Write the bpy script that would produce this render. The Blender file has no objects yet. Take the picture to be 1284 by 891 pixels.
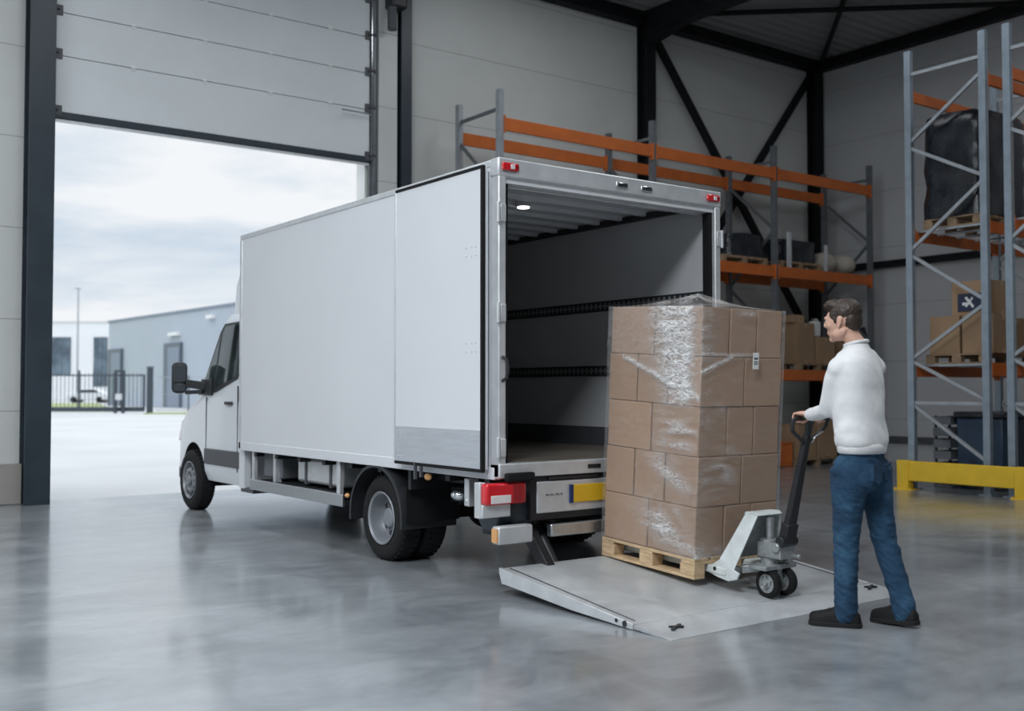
import bpy, bmesh, math, random
from mathutils import Vector, Matrix, noise as mnoise
R = math.radians
rnd = random.Random(7)
sc = bpy.context.scene
COL = sc.collection
W = {}          # world matrix of every parent


# ------------------------------------------------------------------ helpers
def V(*a):
    return Vector(a)


class MB:
    """collects shapes in one bmesh; build() links them as ONE mesh object"""
    def __init__(s):
        s.bm = bmesh.new(); s.mi = 0; s.T = Matrix()

    def _f(s, vs):
        try:
            f = s.bm.faces.new(vs); f.material_index = s.mi; return f
        except ValueError:
            return None

    def v(s, p):
        return s.bm.verts.new(s.T @ Vector(p))

    def box(s, x0, x1, y0, y1, z0, z1):
        c = [s.v((x, y, z)) for z in (z0, z1) for y in (y0, y1) for x in (x0, x1)]
        for q in ((0, 2, 3, 1), (4, 5, 7, 6), (0, 1, 5, 4), (2, 6, 7, 3), (0, 4, 6, 2), (1, 3, 7, 5)):
            s._f([c[i] for i in q])
        return s

    def bar(s, p0, p1, w, h, up=(0, 0, 1)):
        """rectangular bar from p0 to p1, w across, h along up"""
        p0, p1 = Vector(p0), Vector(p1); d = (p1 - p0).normalized(); up = Vector(up)
        a = d.cross(up)
        if a.length < 1e-4:
            a = d.cross(Vector((0, 1, 0)))
        a.normalize(); b = a.cross(d).normalized()
        c = []
        for p in (p0, p1):
            for j, k in ((-1, -1), (1, -1), (1, 1), (-1, 1)):
                c.append(s.v(p + a * (w / 2 * j) + b * (h / 2 * k)))
        for q in ((3, 2, 1, 0), (4, 5, 6, 7), (0, 1, 5, 4), (1, 2, 6, 5), (2, 3, 7, 6), (3, 0, 4, 7)):
            s._f([c[i] for i in q])
        return s

    def cyl(s, p0, p1, r, r2=None, seg=16):
        p0, p1 = Vector(p0), Vector(p1); r2 = r if r2 is None else r2
        d = (p1 - p0).normalized()
        a = d.cross(Vector((0, 0, 1)))
        if a.length < 1e-3:
            a = Vector((1, 0, 0))
        a.normalize(); b = d.cross(a)
        A = []; B = []
        for i in range(seg):
            t = 2 * math.pi * i / seg; o = a * math.cos(t) + b * math.sin(t)
            A.append(s.v(p0 + o * r)); B.append(s.v(p1 + o * r2))
        for i in range(seg):
            j = (i + 1) % seg
            s._f([A[j], A[i], B[i], B[j]])
        s._f(A); s._f(B[::-1])
        return s

    def tube(s, pts, r, seg=10, closed=False):
        pts = [Vector(p) for p in pts]; rr = r if isinstance(r, (list, tuple)) else [r] * len(pts)
        rings = []; n = len(pts); pa = None
        for i, p in enumerate(pts):
            if closed:
                d = pts[(i + 1) % n] - pts[i - 1]
            else:
                d = pts[min(i + 1, n - 1)] - pts[max(i - 1, 0)]
            d.normalize()
            if pa is None:
                a = d.cross(Vector((0, 0, 1)))
                if a.length < 1e-2:
                    a = d.cross(Vector((1, 0, 0)))
            else:
                a = pa - d * pa.dot(d)
            a.normalize(); pa = a; b = d.cross(a)
            rings.append([s.v(p + (a * math.cos(2 * math.pi * k / seg) + b * math.sin(2 * math.pi * k / seg)) * rr[i]) for k in range(seg)])
        m = n if closed else n - 1
        for i in range(m):
            A, B = rings[i], rings[(i + 1) % n]
            for k in range(seg):
                l = (k + 1) % seg
                s._f([A[k], B[k], B[l], A[l]])
        if not closed:
            s._f(rings[0]); s._f(rings[-1][::-1])
        return s

    def prism(s, poly, axis, a, b):
        """polygon extruded along axis ('x': poly is (y,z); 'y': (x,z); 'z': (x,y))"""
        def P(u, w, t):
            return {'x': (t, u, w), 'y': (u, t, w), 'z': (u, w, t)}[axis]
        A = [s.v(P(u, w, a)) for u, w in poly]; B = [s.v(P(u, w, b)) for u, w in poly]
        n = len(poly)
        for i in range(n):
            j = (i + 1) % n
            s._f([A[i], A[j], B[j], B[i]])
        s._f(A[::-1]); s._f(B)
        return s

    def lathe(s, prof, o, axis='x', seg=40):
        """profile (r, h) turned round axis through o"""
        o = Vector(o); rings = []
        for r, h in prof:
            ring = []
            for k in range(seg):
                t = 2 * math.pi * k / seg; c, q = r * math.cos(t), r * math.sin(t)
                p = {'x': (h, c, q), 'y': (c, h, q), 'z': (c, q, h)}[axis]
                ring.append(s.v(o + Vector(p)))
            rings.append(ring)
        for A, B in zip(rings, rings[1:]):
            for k in range(seg):
                l = (k + 1) % seg
                s._f([A[k], A[l], B[l], B[k]])
        return s

    def ell(s, c, r, M=None, seg=20, rings=12):
        c = Vector(c); M = M or Matrix.Identity(3); G = []
        for i in range(rings + 1):
            ph = math.pi * i / rings
            if i in (0, rings):
                G.append([s.v(c + M @ Vector((0, 0, r[2] * math.cos(ph))))])
            else:
                G.append([s.v(c + M @ Vector((r[0] * math.sin(ph) * math.cos(2 * math.pi * k / seg), r[1] * math.sin(ph) * math.sin(2 * math.pi * k / seg), r[2] * math.cos(ph)))) for k in range(seg)])
        for i in range(rings):
            A, B = G[i], G[i + 1]
            for k in range(seg):
                l = (k + 1) % seg
                if len(A) == 1:
                    s._f([A[0], B[k], B[l]])
                elif len(B) == 1:
                    s._f([A[k], B[0], A[l]])
                else:
                    s._f([A[k], B[k], B[l], A[l]])
        return s

    def loft(s, secs, seg=20):
        """sections (centre, axis_a, axis_b, ra, rb) joined into a closed tube"""
        rings = []
        for c, a, b, ra, rb in secs:
            c, a, b = Vector(c), Vector(a), Vector(b)
            rings.append([s.v(c + a * (ra * math.cos(2 * math.pi * k / seg)) + b * (rb * math.sin(2 * math.pi * k / seg))) for k in range(seg)])
        for A, B in zip(rings, rings[1:]):
            for k in range(seg):
                l = (k + 1) % seg
                s._f([A[k], A[l], B[l], B[k]])
        s._f(rings[0][::-1]); s._f(rings[-1])
        return s

    def skin(s, rings, cap=True, closed=True):
        """explicit rings of points"""
        G = [[s.v(p) for p in r] for r in rings]
        n = len(G[0])
        for A, B in zip(G, G[1:]):
            for k in range(n if closed else n - 1):
                l = (k + 1) % n
                s._f([A[k], A[l], B[l], B[k]])
        if cap:
            s._f(G[0][::-1]); s._f(G[-1])
        return s

    def build(s, name, mats, parent=None, bevel=0, smooth=True, ang=35, loc=None, fix=True):
        me = bpy.data.meshes.new(name)
        if fix:
            bmesh.ops.recalc_face_normals(s.bm, faces=s.bm.faces[:])
        M = W[parent].inverted() if parent is not None else (Matrix.Translation(-Vector(loc)) if loc is not None else Matrix())
        s.bm.transform(M)
        s.bm.to_mesh(me); s.bm.free()
        for m in (mats if isinstance(mats, (list, tuple)) else [mats]):
            me.materials.append(m)
        if smooth:
            for p in me.polygons:
                p.use_smooth = True
            me.set_sharp_from_angle(angle=R(ang))
        o = bpy.data.objects.new(name, me); COL.objects.link(o)
        if parent is not None:
            o.parent = parent; W[o] = W[parent]
        else:
            if loc is not None:
                o.location = loc
            W[o] = Matrix.Translation(loc) if loc is not None else Matrix()
        if bevel:
            b = o.modifiers.new('bevel', 'BEVEL'); b.width = bevel; b.segments = 2; b.limit_method = 'ANGLE'; b.angle_limit = R(40)
        return o


def tag(o, label, cat, group=None, kind=None):
    o['label'] = label; o['category'] = cat
    if group:
        o['group'] = group
    if kind:
        o['kind'] = kind
    return o


def thing(name, label, cat, loc=(0, 0, 0), group=None, rot=None):
    o = bpy.data.objects.new(name, None); COL.objects.link(o)
    o.empty_display_size = 0.1
    o.location = loc
    M = Matrix.Translation(loc)
    if rot is not None:
        o.rotation_euler = rot
        from mathutils import Euler
        M = M @ Euler(rot).to_matrix().to_4x4()
    W[o] = M
    return tag(o, label, cat, group)


def struct(o, label=None, cat=None):
    o['kind'] = 'structure'
    if label:
        o['label'] = label
    if cat:
        o['category'] = cat
    return o


def dup(root, loc, label, rot=None):
    def rec(o, par):
        c = o.copy(); COL.objects.link(c); c.parent = par
        for ch in o.children:
            rec(ch, c)
        return c
    r = rec(root, None)
    r.location = loc
    if rot is not None:
        r.rotation_euler = rot
    r['label'] = label
    W[r] = Matrix.Translation(loc) @ r.rotation_euler.to_matrix().to_4x4()
    return r


def remeshed(mb, name, mats, parent, voxel, smooth_it=6, disp=None):
    """fuse overlapping closed shapes into one continuous surface"""
    tmp = mb.build('fuse', mats)
    m = tmp.modifiers.new('r', 'REMESH'); m.mode = 'VOXEL'; m.voxel_size = voxel
    m = tmp.modifiers.new('s', 'SMOOTH'); m.factor = 0.5; m.iterations = smooth_it
    dg = bpy.context.evaluated_depsgraph_get()
    me = bpy.data.meshes.new_from_object(tmp.evaluated_get(dg), depsgraph=dg)
    old = tmp.data
    bpy.data.objects.remove(tmp); bpy.data.meshes.remove(old)
    if disp:
        for v in me.vertices:
            v.co += v.normal * disp(v.co)
    me.transform(W[parent].inverted())
    me.name = name
    if not me.materials:
        for q in (mats if isinstance(mats, (list, tuple)) else [mats]):
            me.materials.append(q)
    for p in me.polygons:
        p.use_smooth = True
    o = bpy.data.objects.new(name, me); COL.objects.link(o); o.parent = parent
    W[o] = W[parent]
    return o


# ------------------------------------------------------------------ materials
class NT:
    def __init__(s, name):
        s.m = bpy.data.materials.new(name); s.m.use_nodes = True
        s.n = s.m.node_tree.nodes; s.l = s.m.node_tree.links
        s.b = s.n['Principled BSDF']

    def add(s, t, **k):
        n = s.n.new(t)
        for a, v in k.items():
            setattr(n, a, v)
        return n

    def link(s, a, b):
        s.l.new(a, b)

    def noise(s, scale, detail=4, rough=.55, vec=None, dist=0, stretch=None):
        n = s.add('ShaderNodeTexNoise'); n.inputs['Scale'].default_value = scale; n.inputs['Detail'].default_value = detail
        n.inputs['Roughness'].default_value = rough; n.inputs['Distortion'].default_value = dist
        if stretch:
            mp = s.add('ShaderNodeMapping'); mp.inputs['Scale'].default_value = stretch
            s.link(vec or s.obj(), mp.inputs[0]); s.link(mp.outputs[0], n.inputs['Vector'])
        else:
            s.link(vec or s.obj(), n.inputs['Vector'])
        return n.outputs['Fac']

    def obj(s):
        if not hasattr(s, '_tc'):
            s._tc = s.add('ShaderNodeTexCoord')
        return s._tc.outputs['Object']

    def pos(s):
        if not hasattr(s, '_geo'):
            s._geo = s.add('ShaderNodeNewGeometry')
            s._sep = s.add('ShaderNodeSeparateXYZ'); s.link(s._geo.outputs['Position'], s._sep.inputs[0])
        return s._sep.outputs

    def math(s, op, a, b=None, c=None, clamp=False):
        n = s.add('ShaderNodeMath', operation=op, use_clamp=clamp)
        for i, x in enumerate((a, b, c)):
            if x is None:
                continue
            if isinstance(x, (int, float)):
                n.inputs[i].default_value = x
            else:
                s.link(x, n.inputs[i])
        return n.outputs[0]

    def ramp(s, fac, stops):
        n = s.add('ShaderNodeValToRGB'); e = n.color_ramp.elements
        while len(e) < len(stops):
            e.new(.5)
        for i, (p, c) in enumerate(stops):
            e[i].position = p; e[i].color = (*c, 1) if len(c) == 3 else c
        s.link(fac, n.inputs[0]); return n.outputs[0]

    def mix(s, fac, a, b, mode='MIX'):
        n = s.add('ShaderNodeMix', data_type='RGBA', blend_type=mode)
        for k, x in ((0, fac), (6, a), (7, b)):
            if isinstance(x, (int, float)):
                n.inputs[k].default_value = x
            elif isinstance(x, tuple):
                n.inputs[k].default_value = (*x, 1)
            else:
                s.link(x, n.inputs[k])
        return n.outputs[2]

    def bump(s, h, strength=.3, dist=.01):
        n = s.add('ShaderNodeBump'); n.inputs['Strength'].default_value = strength; n.inputs['Distance'].default_value = dist
        s.link(h, n.inputs['Height'])
        if hasattr(s, '_lastb'):
            s.link(s._lastb, n.inputs['Normal'])
        s._lastb = n.outputs[0]
        s.link(n.outputs[0], s.b.inputs['Normal'])

    def set(s, **k):
        for a, v in k.items():
            i = s.b.inputs[a.replace('_', ' ')]
            if isinstance(v, tuple):
                i.default_value = (*v, 1) if len(v) == 3 else v
            elif isinstance(v, (int, float)):
                i.default_value = v
            else:
                s.link(v, i)
        return s


def plain(name, col, rough=.5, metal=0., var=.12, scale=6, bump=0, bscale=60, spec=.5, stretch=None, coat=0):
    t = NT(name)
    f = t.noise(scale, 5, stretch=stretch)
    lo = tuple(c * (1 - var) for c in col); hi = tuple(min(1, c * (1 + var)) for c in col)
    t.set(Base_Color=t.ramp(f, [(.3, lo), (.7, hi)]), Metallic=metal)
    rr = t.math('MULTIPLY_ADD', f, .2, max(.02, rough - .1))
    t.set(Roughness=rr)
    t.b.inputs['Specular IOR Level'].default_value = spec
    if coat:
        t.b.inputs['Coat Weight'].default_value = coat; t.b.inputs['Coat Roughness'].default_value = .08
    if bump:
        t.bump(t.noise(bscale, 4, stretch=stretch), bump, .004)
    return t.m


M = {}
M['white_paint'] = plain('white_paint', (.72, .745, .78), .32, var=.02, scale=1.2, coat=.3)
M['box_white'] = plain('box_white', (.675, .69, .725), .42, var=.025, scale=.9)
M['grp_grey'] = plain('grp_grey', (.54, .55, .57), .5, var=.05, scale=1.5)
M['aluminium'] = plain('aluminium', (.62, .65, .68), .38, 1., var=.10, scale=14, stretch=(1, 8, 1))
M['alu_light'] = plain('alu_light', (.66, .68, .70), .45, .55, var=.08, scale=9)
M['black_plastic'] = plain('black_plastic', (.022, .024, .028), .45, var=.2)
M['dark_grey_plastic'] = plain('dark_grey_plastic', (.075, .08, .09), .5, var=.12)
M['black_steel'] = plain('black_steel', (.018, .019, .022), .5, .2, var=.25)
M['rubber'] = plain('rubber', (.010, .0105, .0115), .8, var=.2, spec=.25, bump=.25, bscale=90)
M['tyre'] = plain('tyre', (.012, .0125, .0135), .8, var=.3, spec=.3, scale=18, bump=.2, bscale=70)
M['rim_steel'] = plain('rim_steel', (.27, .285, .31), .42, .35, var=.1)
M['chrome'] = plain('chrome', (.75, .76, .78), .16, 1., var=.04)
M['column_paint'] = plain('column_paint', (.022, .034, .047), .42, var=.15, scale=3)
M['black_steel_beam'] = plain('black_steel_beam', (.009, .010, .012), .6, var=.2, spec=.2, scale=3)
M['orange'] = plain('orange', (.54, .13, .022), .42, var=.12, scale=4)
M['rack_blue'] = plain('rack_blue', (.30, .36, .42), .38, .5, var=.12, scale=8)
M['rack_galv'] = plain('rack_galv', (.40, .43, .46), .40, .55, var=.12, scale=8)
M['rack_dark'] = plain('rack_dark', (.16, .175, .19), .45, .4, var=.15, scale=8)
M['yellow'] = plain('yellow', (.80, .52, .035), .42, var=.08, scale=5)
M['plate_yellow'] = plain('plate_yellow', (.70, .42, .02), .4, var=.03)
M['plate_blue'] = plain('plate_blue', (.012, .03, .12), .4, var=.03)
M['jack_white'] = plain('jack_white', (.58, .62, .62), .42, .0, var=.12, scale=14)
M['jack_grey'] = plain('jack_grey', (.33, .35, .36), .4, .5, var=.2, scale=20)
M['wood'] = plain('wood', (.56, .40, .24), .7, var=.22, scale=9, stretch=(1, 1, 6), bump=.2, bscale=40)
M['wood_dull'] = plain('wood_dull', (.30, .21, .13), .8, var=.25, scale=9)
M['tape'] = plain('tape', (.42, .31, .21), .3, var=.06)
M['label_white'] = plain('label_white', (.80, .81, .80), .5, var=.02)
M['sign_navy'] = plain('sign_navy', (.015, .025, .07), .4, var=.1)
M['tarp_black'] = plain('tarp_black', (.011, .014, .020), .25, var=.5, scale=5, bump=.8, bscale=14)
M['tarp_blue'] = plain('tarp_blue', (.02, .045, .085), .4, var=.3, scale=5, bump=.5, bscale=10)
M['bag_cream'] = plain('bag_cream', (.45, .42, .36), .7, var=.15, bump=.4, bscale=20)
M['crate_grey'] = plain('crate_grey', (.13, .14, .155), .55, var=.15)
M['orange_box'] = plain('orange_box', (.62, .16, .03), .5, var=.12)
M['skin'] = plain('skin', (.60, .36, .27), .5, var=.08, scale=12)
M['eye_white'] = plain('eye_white', (.8, .8, .78), .2, var=.02)
M['eye_dark'] = plain('eye_dark', (.05, .03, .02), .2, var=.1)
M['lips'] = plain('lips', (.48, .22, .18), .5, var=.05)
M['shoe'] = plain('shoe', (.007, .007, .008), .7, var=.3, spec=.3, bump=.3, bscale=80)
M['shoe_sole'] = plain('shoe_sole', (.014, .0135, .014), .75, spec=.3, var=.2)
M['red_lens'] = plain('red_lens', (.62, .012, .02), .15, var=.08, coat=.6)
M['red_dark'] = plain('red_dark', (.30, .008, .012), .15, var=.08, coat=.6)
M['clear_lens'] = plain('clear_lens', (.75, .70, .70), .15, var=.05, coat=.6)
M['amber_lens'] = plain('amber_lens', (.70, .35, .12), .2, var=.1, coat=.5)
M['grass_m'] = plain('grass_m', (.30, .36, .16), .9, var=.25, scale=3, bump=.5)
M['ext_white'] = plain('ext_white', (.80, .82, .84), .7, var=.03, scale=.3)
M['ext_grey'] = plain('ext_grey', (.42, .475, .56), .6, var=.04, scale=.3)
M['ext_door'] = plain('ext_door', (.215, .26, .34), .55, var=.06, scale=.6)
M['ext_frame'] = plain('ext_frame', (.12, .15, .19), .5, var=.06)
M['gate_steel'] = plain('gate_steel', (.045, .06, .08), .5, var=.1)
M['car_glass'] = plain('car_glass', (.05, .06, .07), .08, var=.1)
M['ceil_steel'] = plain('ceil_steel', (.26, .27, .275), .5, var=.06, scale=1)
M['plinth'] = plain('plinth', (.33, .31, .29), .75, var=.08, scale=3)
M['kick'] = plain('kick', (.50, .53, .57), .42, .35, var=.08, scale=9, stretch=(1, .4, 4))
M['slot'] = plain('slot', (.22, .225, .235), .5, var=.05)
M['rib_grey'] = plain('rib_grey', (.68, .70, .73), .45, var=.05)


def m_lamp():
    t = NT('lit_lamp')
    t.set(Base_Color=(.8, .8, .8), Emission_Color=t.ramp(t.noise(3, 1), [(.3, (.95, .97, 1.)), (.7, (1., 1., 1.))]), Emission_Strength=4.)
    return t.m
M['lamp_on'] = m_lamp()


def m_window():
    t = NT('building_glass')
    t.set(Base_Color=t.ramp(t.noise(.5, 2), [(.35, (.07, .10, .13)), (.65, (.16, .22, .27))]), Roughness=.12)
    return t.m
M['ext_glass'] = m_window()


def m_glass():
    t = NT('cab_glass')
    tr = t.add('ShaderNodeBsdfTransparent'); tr.inputs[0].default_value = (.88, .965, .95, 1)
    gl = t.add('ShaderNodeBsdfGlossy'); gl.inputs['Roughness'].default_value = .03
    lw = t.add('ShaderNodeLayerWeight'); lw.inputs[0].default_value = .5
    ad = t.math('MULTIPLY_ADD', t.math('POWER', lw.outputs['Facing'], 4.), .75, .07, clamp=True)
    mx = t.add('ShaderNodeMixShader'); t.link(ad, mx.inputs[0]); t.link(tr.outputs[0], mx.inputs[1]); t.link(gl.outputs[0], mx.inputs[2])
    t.link(mx.outputs[0], t.n['Material Output'].inputs[0])
    return t.m
M['cab_glass'] = m_glass()


def m_floor():
    t = NT('polished_concrete')
    big = t.noise(.35, 6, .6, dist=.6); mid = t.noise(1.3, 9, .72, dist=1.0); fine = t.noise(11, 6, .7)
    streak = t.noise(1.0, 8, .68, stretch=(.5, 1.8, 1), dist=.5)
    k = t.math('ADD', t.math('MULTIPLY', big, .28), t.math('ADD', t.math('MULTIPLY', mid, .40), t.math('MULTIPLY', streak, .32)))
    c = t.ramp(k, [(.37, (.135, .152, .168)), (.46, (.225, .245, .264)), (.54, (.305, .328, .348)), (.64, (.43, .455, .475))])
    c = t.mix(t.math('MULTIPLY', fine, .22), c, (.15, .16, .17))
    # saw-cut joints
    x, y, z = t.pos()
    def joint(co, off, step):
        f = t.math('ABSOLUTE', t.math('SUBTRACT', t.math('FRACT', t.math('DIVIDE', t.math('SUBTRACT', co, off), step)), .5))
        return t.math('LESS_THAN', f, .0045 / step)
    wob = t.math('MULTIPLY', t.math('SUBTRACT', mid, .5), .006)
    ju = joint(t.math('ADD', t.math('MULTIPLY', x, .342), t.math('ADD', y, wob)), 7.49 - 3.1, 6.2)
    c = t.mix(t.math('MULTIPLY', ju, .45), c, (.12, .13, .14))
    t.set(Base_Color=c)
    r = t.math('ADD', t.math('MULTIPLY', mid, .28), t.math('MULTIPLY', fine, .10))
    t.set(Roughness=t.math('ADD', r, .20))
    t.b.inputs['Specular IOR Level'].default_value = .5
    t.b.inputs['Coat Weight'].default_value = .8; t.b.inputs['Coat Roughness'].default_value = .19
    t.bump(mid, .035, .006); t.bump(fine, .03, .0015)
    t.link(t.math('MULTIPLY_ADD', mid, .26, .02), t.b.inputs['Coat Roughness'])
    return t.m
M['floor'] = m_floor()


def m_yard():
    t = NT('yard_concrete')
    c = t.ramp(t.noise(.25, 5), [(.35, (.44, .455, .47)), (.65, (.52, .53, .54))])
    t.set(Base_Color=c, Roughness=.85); t.bump(t.noise(20, 4), .1, .004)
    return t.m
M['yard'] = m_yard()


def m_panel(name, col, seam=1.1, off=0.):
    """sandwich wall panel: fine horizontal ribs and a joint every panel"""
    t = NT(name)
    x, y, z = t.pos()
    f = t.math('FRACT', t.math('DIVIDE', t.math('ADD', z, off), seam))
    j = t.math('LESS_THAN', f, .012 / seam)
    n = t.noise(.8, 4)
    c = t.ramp(n, [(.3, tuple(v * .95 for v in col)), (.7, tuple(min(1, v * 1.05) for v in col))])
    c = t.mix(t.math('MULTIPLY', j, .5), c, (.12, .12, .12))
    t.set(Base_Color=c, Roughness=.42)
    s = t.math('SINE', t.math('MULTIPLY', z, 2 * math.pi / .055))
    t.bump(t.math('SUBTRACT', t.math('MULTIPLY', s, .06), t.math('MULTIPLY', j, 2.)), .35, .006)
    t.bump(t.noise(2.5, 3, stretch=(1, 1, 4)), .12, .01)
    return t.m
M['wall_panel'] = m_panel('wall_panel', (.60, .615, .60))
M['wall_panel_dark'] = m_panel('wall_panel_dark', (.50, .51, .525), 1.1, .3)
M['door_panel'] = m_panel('door_panel', (.70, .735, .755), 30, 3)


def m_deck():
    t = NT('roof_deck')
    x, y, z = t.pos()
    s = t.math('SINE', t.math('MULTIPLY', y, 2 * math.pi / .25))
    t.set(Base_Color=(.27, .275, .28), Roughness=.6); t.bump(s, .5, .03)
    return t.m
M['deck'] = m_deck()


def m_card(name, col):
    t = NT(name)
    f = t.noise(3, 5); g = t.noise(60, 3, stretch=(1, 1, .06))
    oi = t.add('ShaderNodeObjectInfo')
    v = t.math('ADD', t.math('MULTIPLY', f, .6), t.math('MULTIPLY', oi.outputs['Random'], .4))
    c = t.ramp(v, [(.25, tuple(k * .86 for k in col)), (.75, tuple(k * 1.10 for k in col))])
    t.set(Base_Color=c, Roughness=.78); t.bump(g, .12, .002); t.bump(t.noise(6, 3), .15, .01)
    return t.m
M['card'] = m_card('cardboard', (.37, .238, .155))
M['card_dull'] = m_card('cardboard_dull', (.36, .235, .14))


def m_film(name):
    """clear film: see-through where it lies in one layer, milky where gathered, the whitening also painting in its glare"""
    t = NT(name)
    tr = t.add('ShaderNodeBsdfTransparent'); tr.inputs[0].default_value = (.98, .98, .98, 1)
    n1 = t.noise(9, 6, .62, dist=1.2, stretch=(1, 1, 2.2)); n2 = t.noise(20, 5, .55, dist=2.2, stretch=(.7, .7, 2.2))
    at = t.add('ShaderNodeAttribute'); at.attribute_name = 'bunch_glare'
    t.set(Base_Color=(.86, .87, .885), Roughness=.16)
    t.b.inputs['Specular IOR Level'].default_value = .9
    t.bump(n1, .8, .02); t.bump(n2, .7, .008)
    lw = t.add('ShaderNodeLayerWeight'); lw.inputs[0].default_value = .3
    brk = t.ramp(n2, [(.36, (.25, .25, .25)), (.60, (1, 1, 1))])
    gather_glare = t.math('MULTIPLY', t.math('MULTIPLY', at.outputs['Fac'], brk), .88)  # white mixed in for gathered layers and for the glare on them
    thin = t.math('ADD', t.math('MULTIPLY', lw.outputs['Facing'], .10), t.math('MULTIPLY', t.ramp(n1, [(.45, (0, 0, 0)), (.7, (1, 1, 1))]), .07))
    k = t.math('ADD', t.math('ADD', thin, .035), gather_glare, clamp=True)
    mx = t.add('ShaderNodeMixShader'); t.link(k, mx.inputs[0]); t.link(tr.outputs[0], mx.inputs[1]); t.link(t.b.outputs[0], mx.inputs[2])
    t.link(mx.outputs[0], t.n['Material Output'].inputs[0])
    return t.m
M['film'] = m_film('stretch_film')


def m_knit():
    t = NT('white_knit')
    f = t.noise(5, 4)
    t.set(Base_Color=t.ramp(f, [(.3, (.70, .71, .72)), (.7, (.79, .795, .80))]), Roughness=.9)
    t.b.inputs['Sheen Weight'].default_value = .25
    t.bump(t.noise(220, 2), .25, .002); t.bump(t.noise(9, 3, dist=.8), .35, .012)
    return t.m
M['knit'] = m_knit()


def m_rib():
    t = NT('white_ribbing')
    t.set(Base_Color=(.75, .755, .76), Roughness=.9)
    w = t.add('ShaderNodeTexWave'); w.inputs['Scale'].default_value = 40; w.bands_direction = 'X'
    t.link(t.obj(), w.inputs['Vector']); t.bump(w.outputs['Fac'], .4, .003)
    return t.m
M['rib'] = m_rib()


def m_denim():
    t = NT('blue_denim')
    f = t.noise(4.5, 5, .6, dist=.5); g = t.noise(160, 2)
    c = t.ramp(f, [(.30, (.004, .022, .052)), (.50, (.009, .046, .098)), (.74, (.036, .110, .19))])
    c = t.mix(t.math('MULTIPLY', g, .25), c, (.01, .04, .09))
    t.set(Base_Color=c, Roughness=.85); t.bump(g, .2, .001); t.bump(t.noise(16, 3, dist=1.5, stretch=(1, 1, 1.8)), .55, .012)
    return t.m
M['denim'] = m_denim()


def m_hair():
    t = NT('brown_hair')
    g = t.noise(90, 4, stretch=(1, .25, .4))
    t.set(Base_Color=t.ramp(g, [(.3, (.012, .007, .005)), (.75, (.060, .036, .023))]), Roughness=.5)
    t.bump(g, .8, .006)
    return t.m
M['hair'] = m_hair()


def m_platform():
    t = NT('lift_alu')
    f = t.noise(2.2, 7, .65, dist=.5); g = t.noise(40, 4, stretch=(8, 1, 1))
    c = t.ramp(f, [(.3, (.36, .375, .39)), (.52, (.49, .51, .525)), (.72, (.60, .62, .635))])
    t.set(Base_Color=c, Roughness=t.math('MULTIPLY_ADD', f, .35, .22), Metallic=.15)
    t.bump(g, .1, .002); t.bump(t.noise(120, 2), .12, .002)
    return t.m
M['platform'] = m_platform()


def m_cargo_floor():
    t = NT('cargo_floor')
    f = t.noise(3, 6)
    t.set(Base_Color=t.ramp(f, [(.3, (.10, .085, .07)), (.7, (.17, .145, .12))]), Roughness=.6)
    return t.m
M['cargo_floor'] = m_cargo_floor()

# ------------------------------------------------------------------ world: overcast sky with soft clouds
wd = bpy.data.worlds.new('overcast_sky'); sc.world = wd; wd.use_nodes = True
n = wd.node_tree.nodes; l = wd.node_tree.links
bg = n['Background']
tc = n.new('ShaderNodeTexCoord'); sep = n.new('ShaderNodeSeparateXYZ'); l.new(tc.outputs['Generated'], sep.inputs[0])
def wm(op, a, b=None, clamp=False):
    q = n.new('ShaderNodeMath'); q.operation = op; q.use_clamp = clamp
    for i, x in enumerate((a, b)):
        if x is None:
            continue
        if isinstance(x, (int, float)):
            q.inputs[i].default_value = x
        else:
            l.new(x, q.inputs[i])
    return q.outputs[0]
zz = wm('MAXIMUM', sep.outputs[2], 0.0); den = wm('ADD', zz, .16)
cmb = n.new('ShaderNodeCombineXYZ'); l.new(wm('DIVIDE', sep.outputs[0], den), cmb.inputs[0]); l.new(wm('DIVIDE', sep.outputs[1], den), cmb.inputs[1])
cmb.inputs[2].default_value = 3.7
nz = n.new('ShaderNodeTexNoise'); nz.inputs['Scale'].default_value = .95; nz.inputs['Detail'].default_value = 7; nz.inputs['Roughness'].default_value = .52; nz.inputs['Distortion'].default_value = .3
l.new(cmb.outputs[0], nz.inputs['Vector'])
rp = n.new('ShaderNodeValToRGB'); e = rp.color_ramp.elements
e[0].position = .40; e[0].color = (.55, .66, .78, 1); e[1].position = .55; e[1].color = (.90, .93, .96, 1)
l.new(nz.outputs['Fac'], rp.inputs[0])
hz = n.new('ShaderNodeMix'); hz.data_type = 'RGBA'; l.new(wm('MULTIPLY', wm('SUBTRACT', .16, zz, True), 4.5, True), hz.inputs[0])
l.new(rp.outputs[0], hz.inputs[6]); hz.inputs[7].default_value = (.90, .925, .95, 1)
l.new(hz.outputs[2], bg.inputs[0])
l.new(wm('ADD', wm('MULTIPLY', wm('SUBTRACT', zz, .22, True), 2.2), 1.0), bg.inputs[1])

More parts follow.
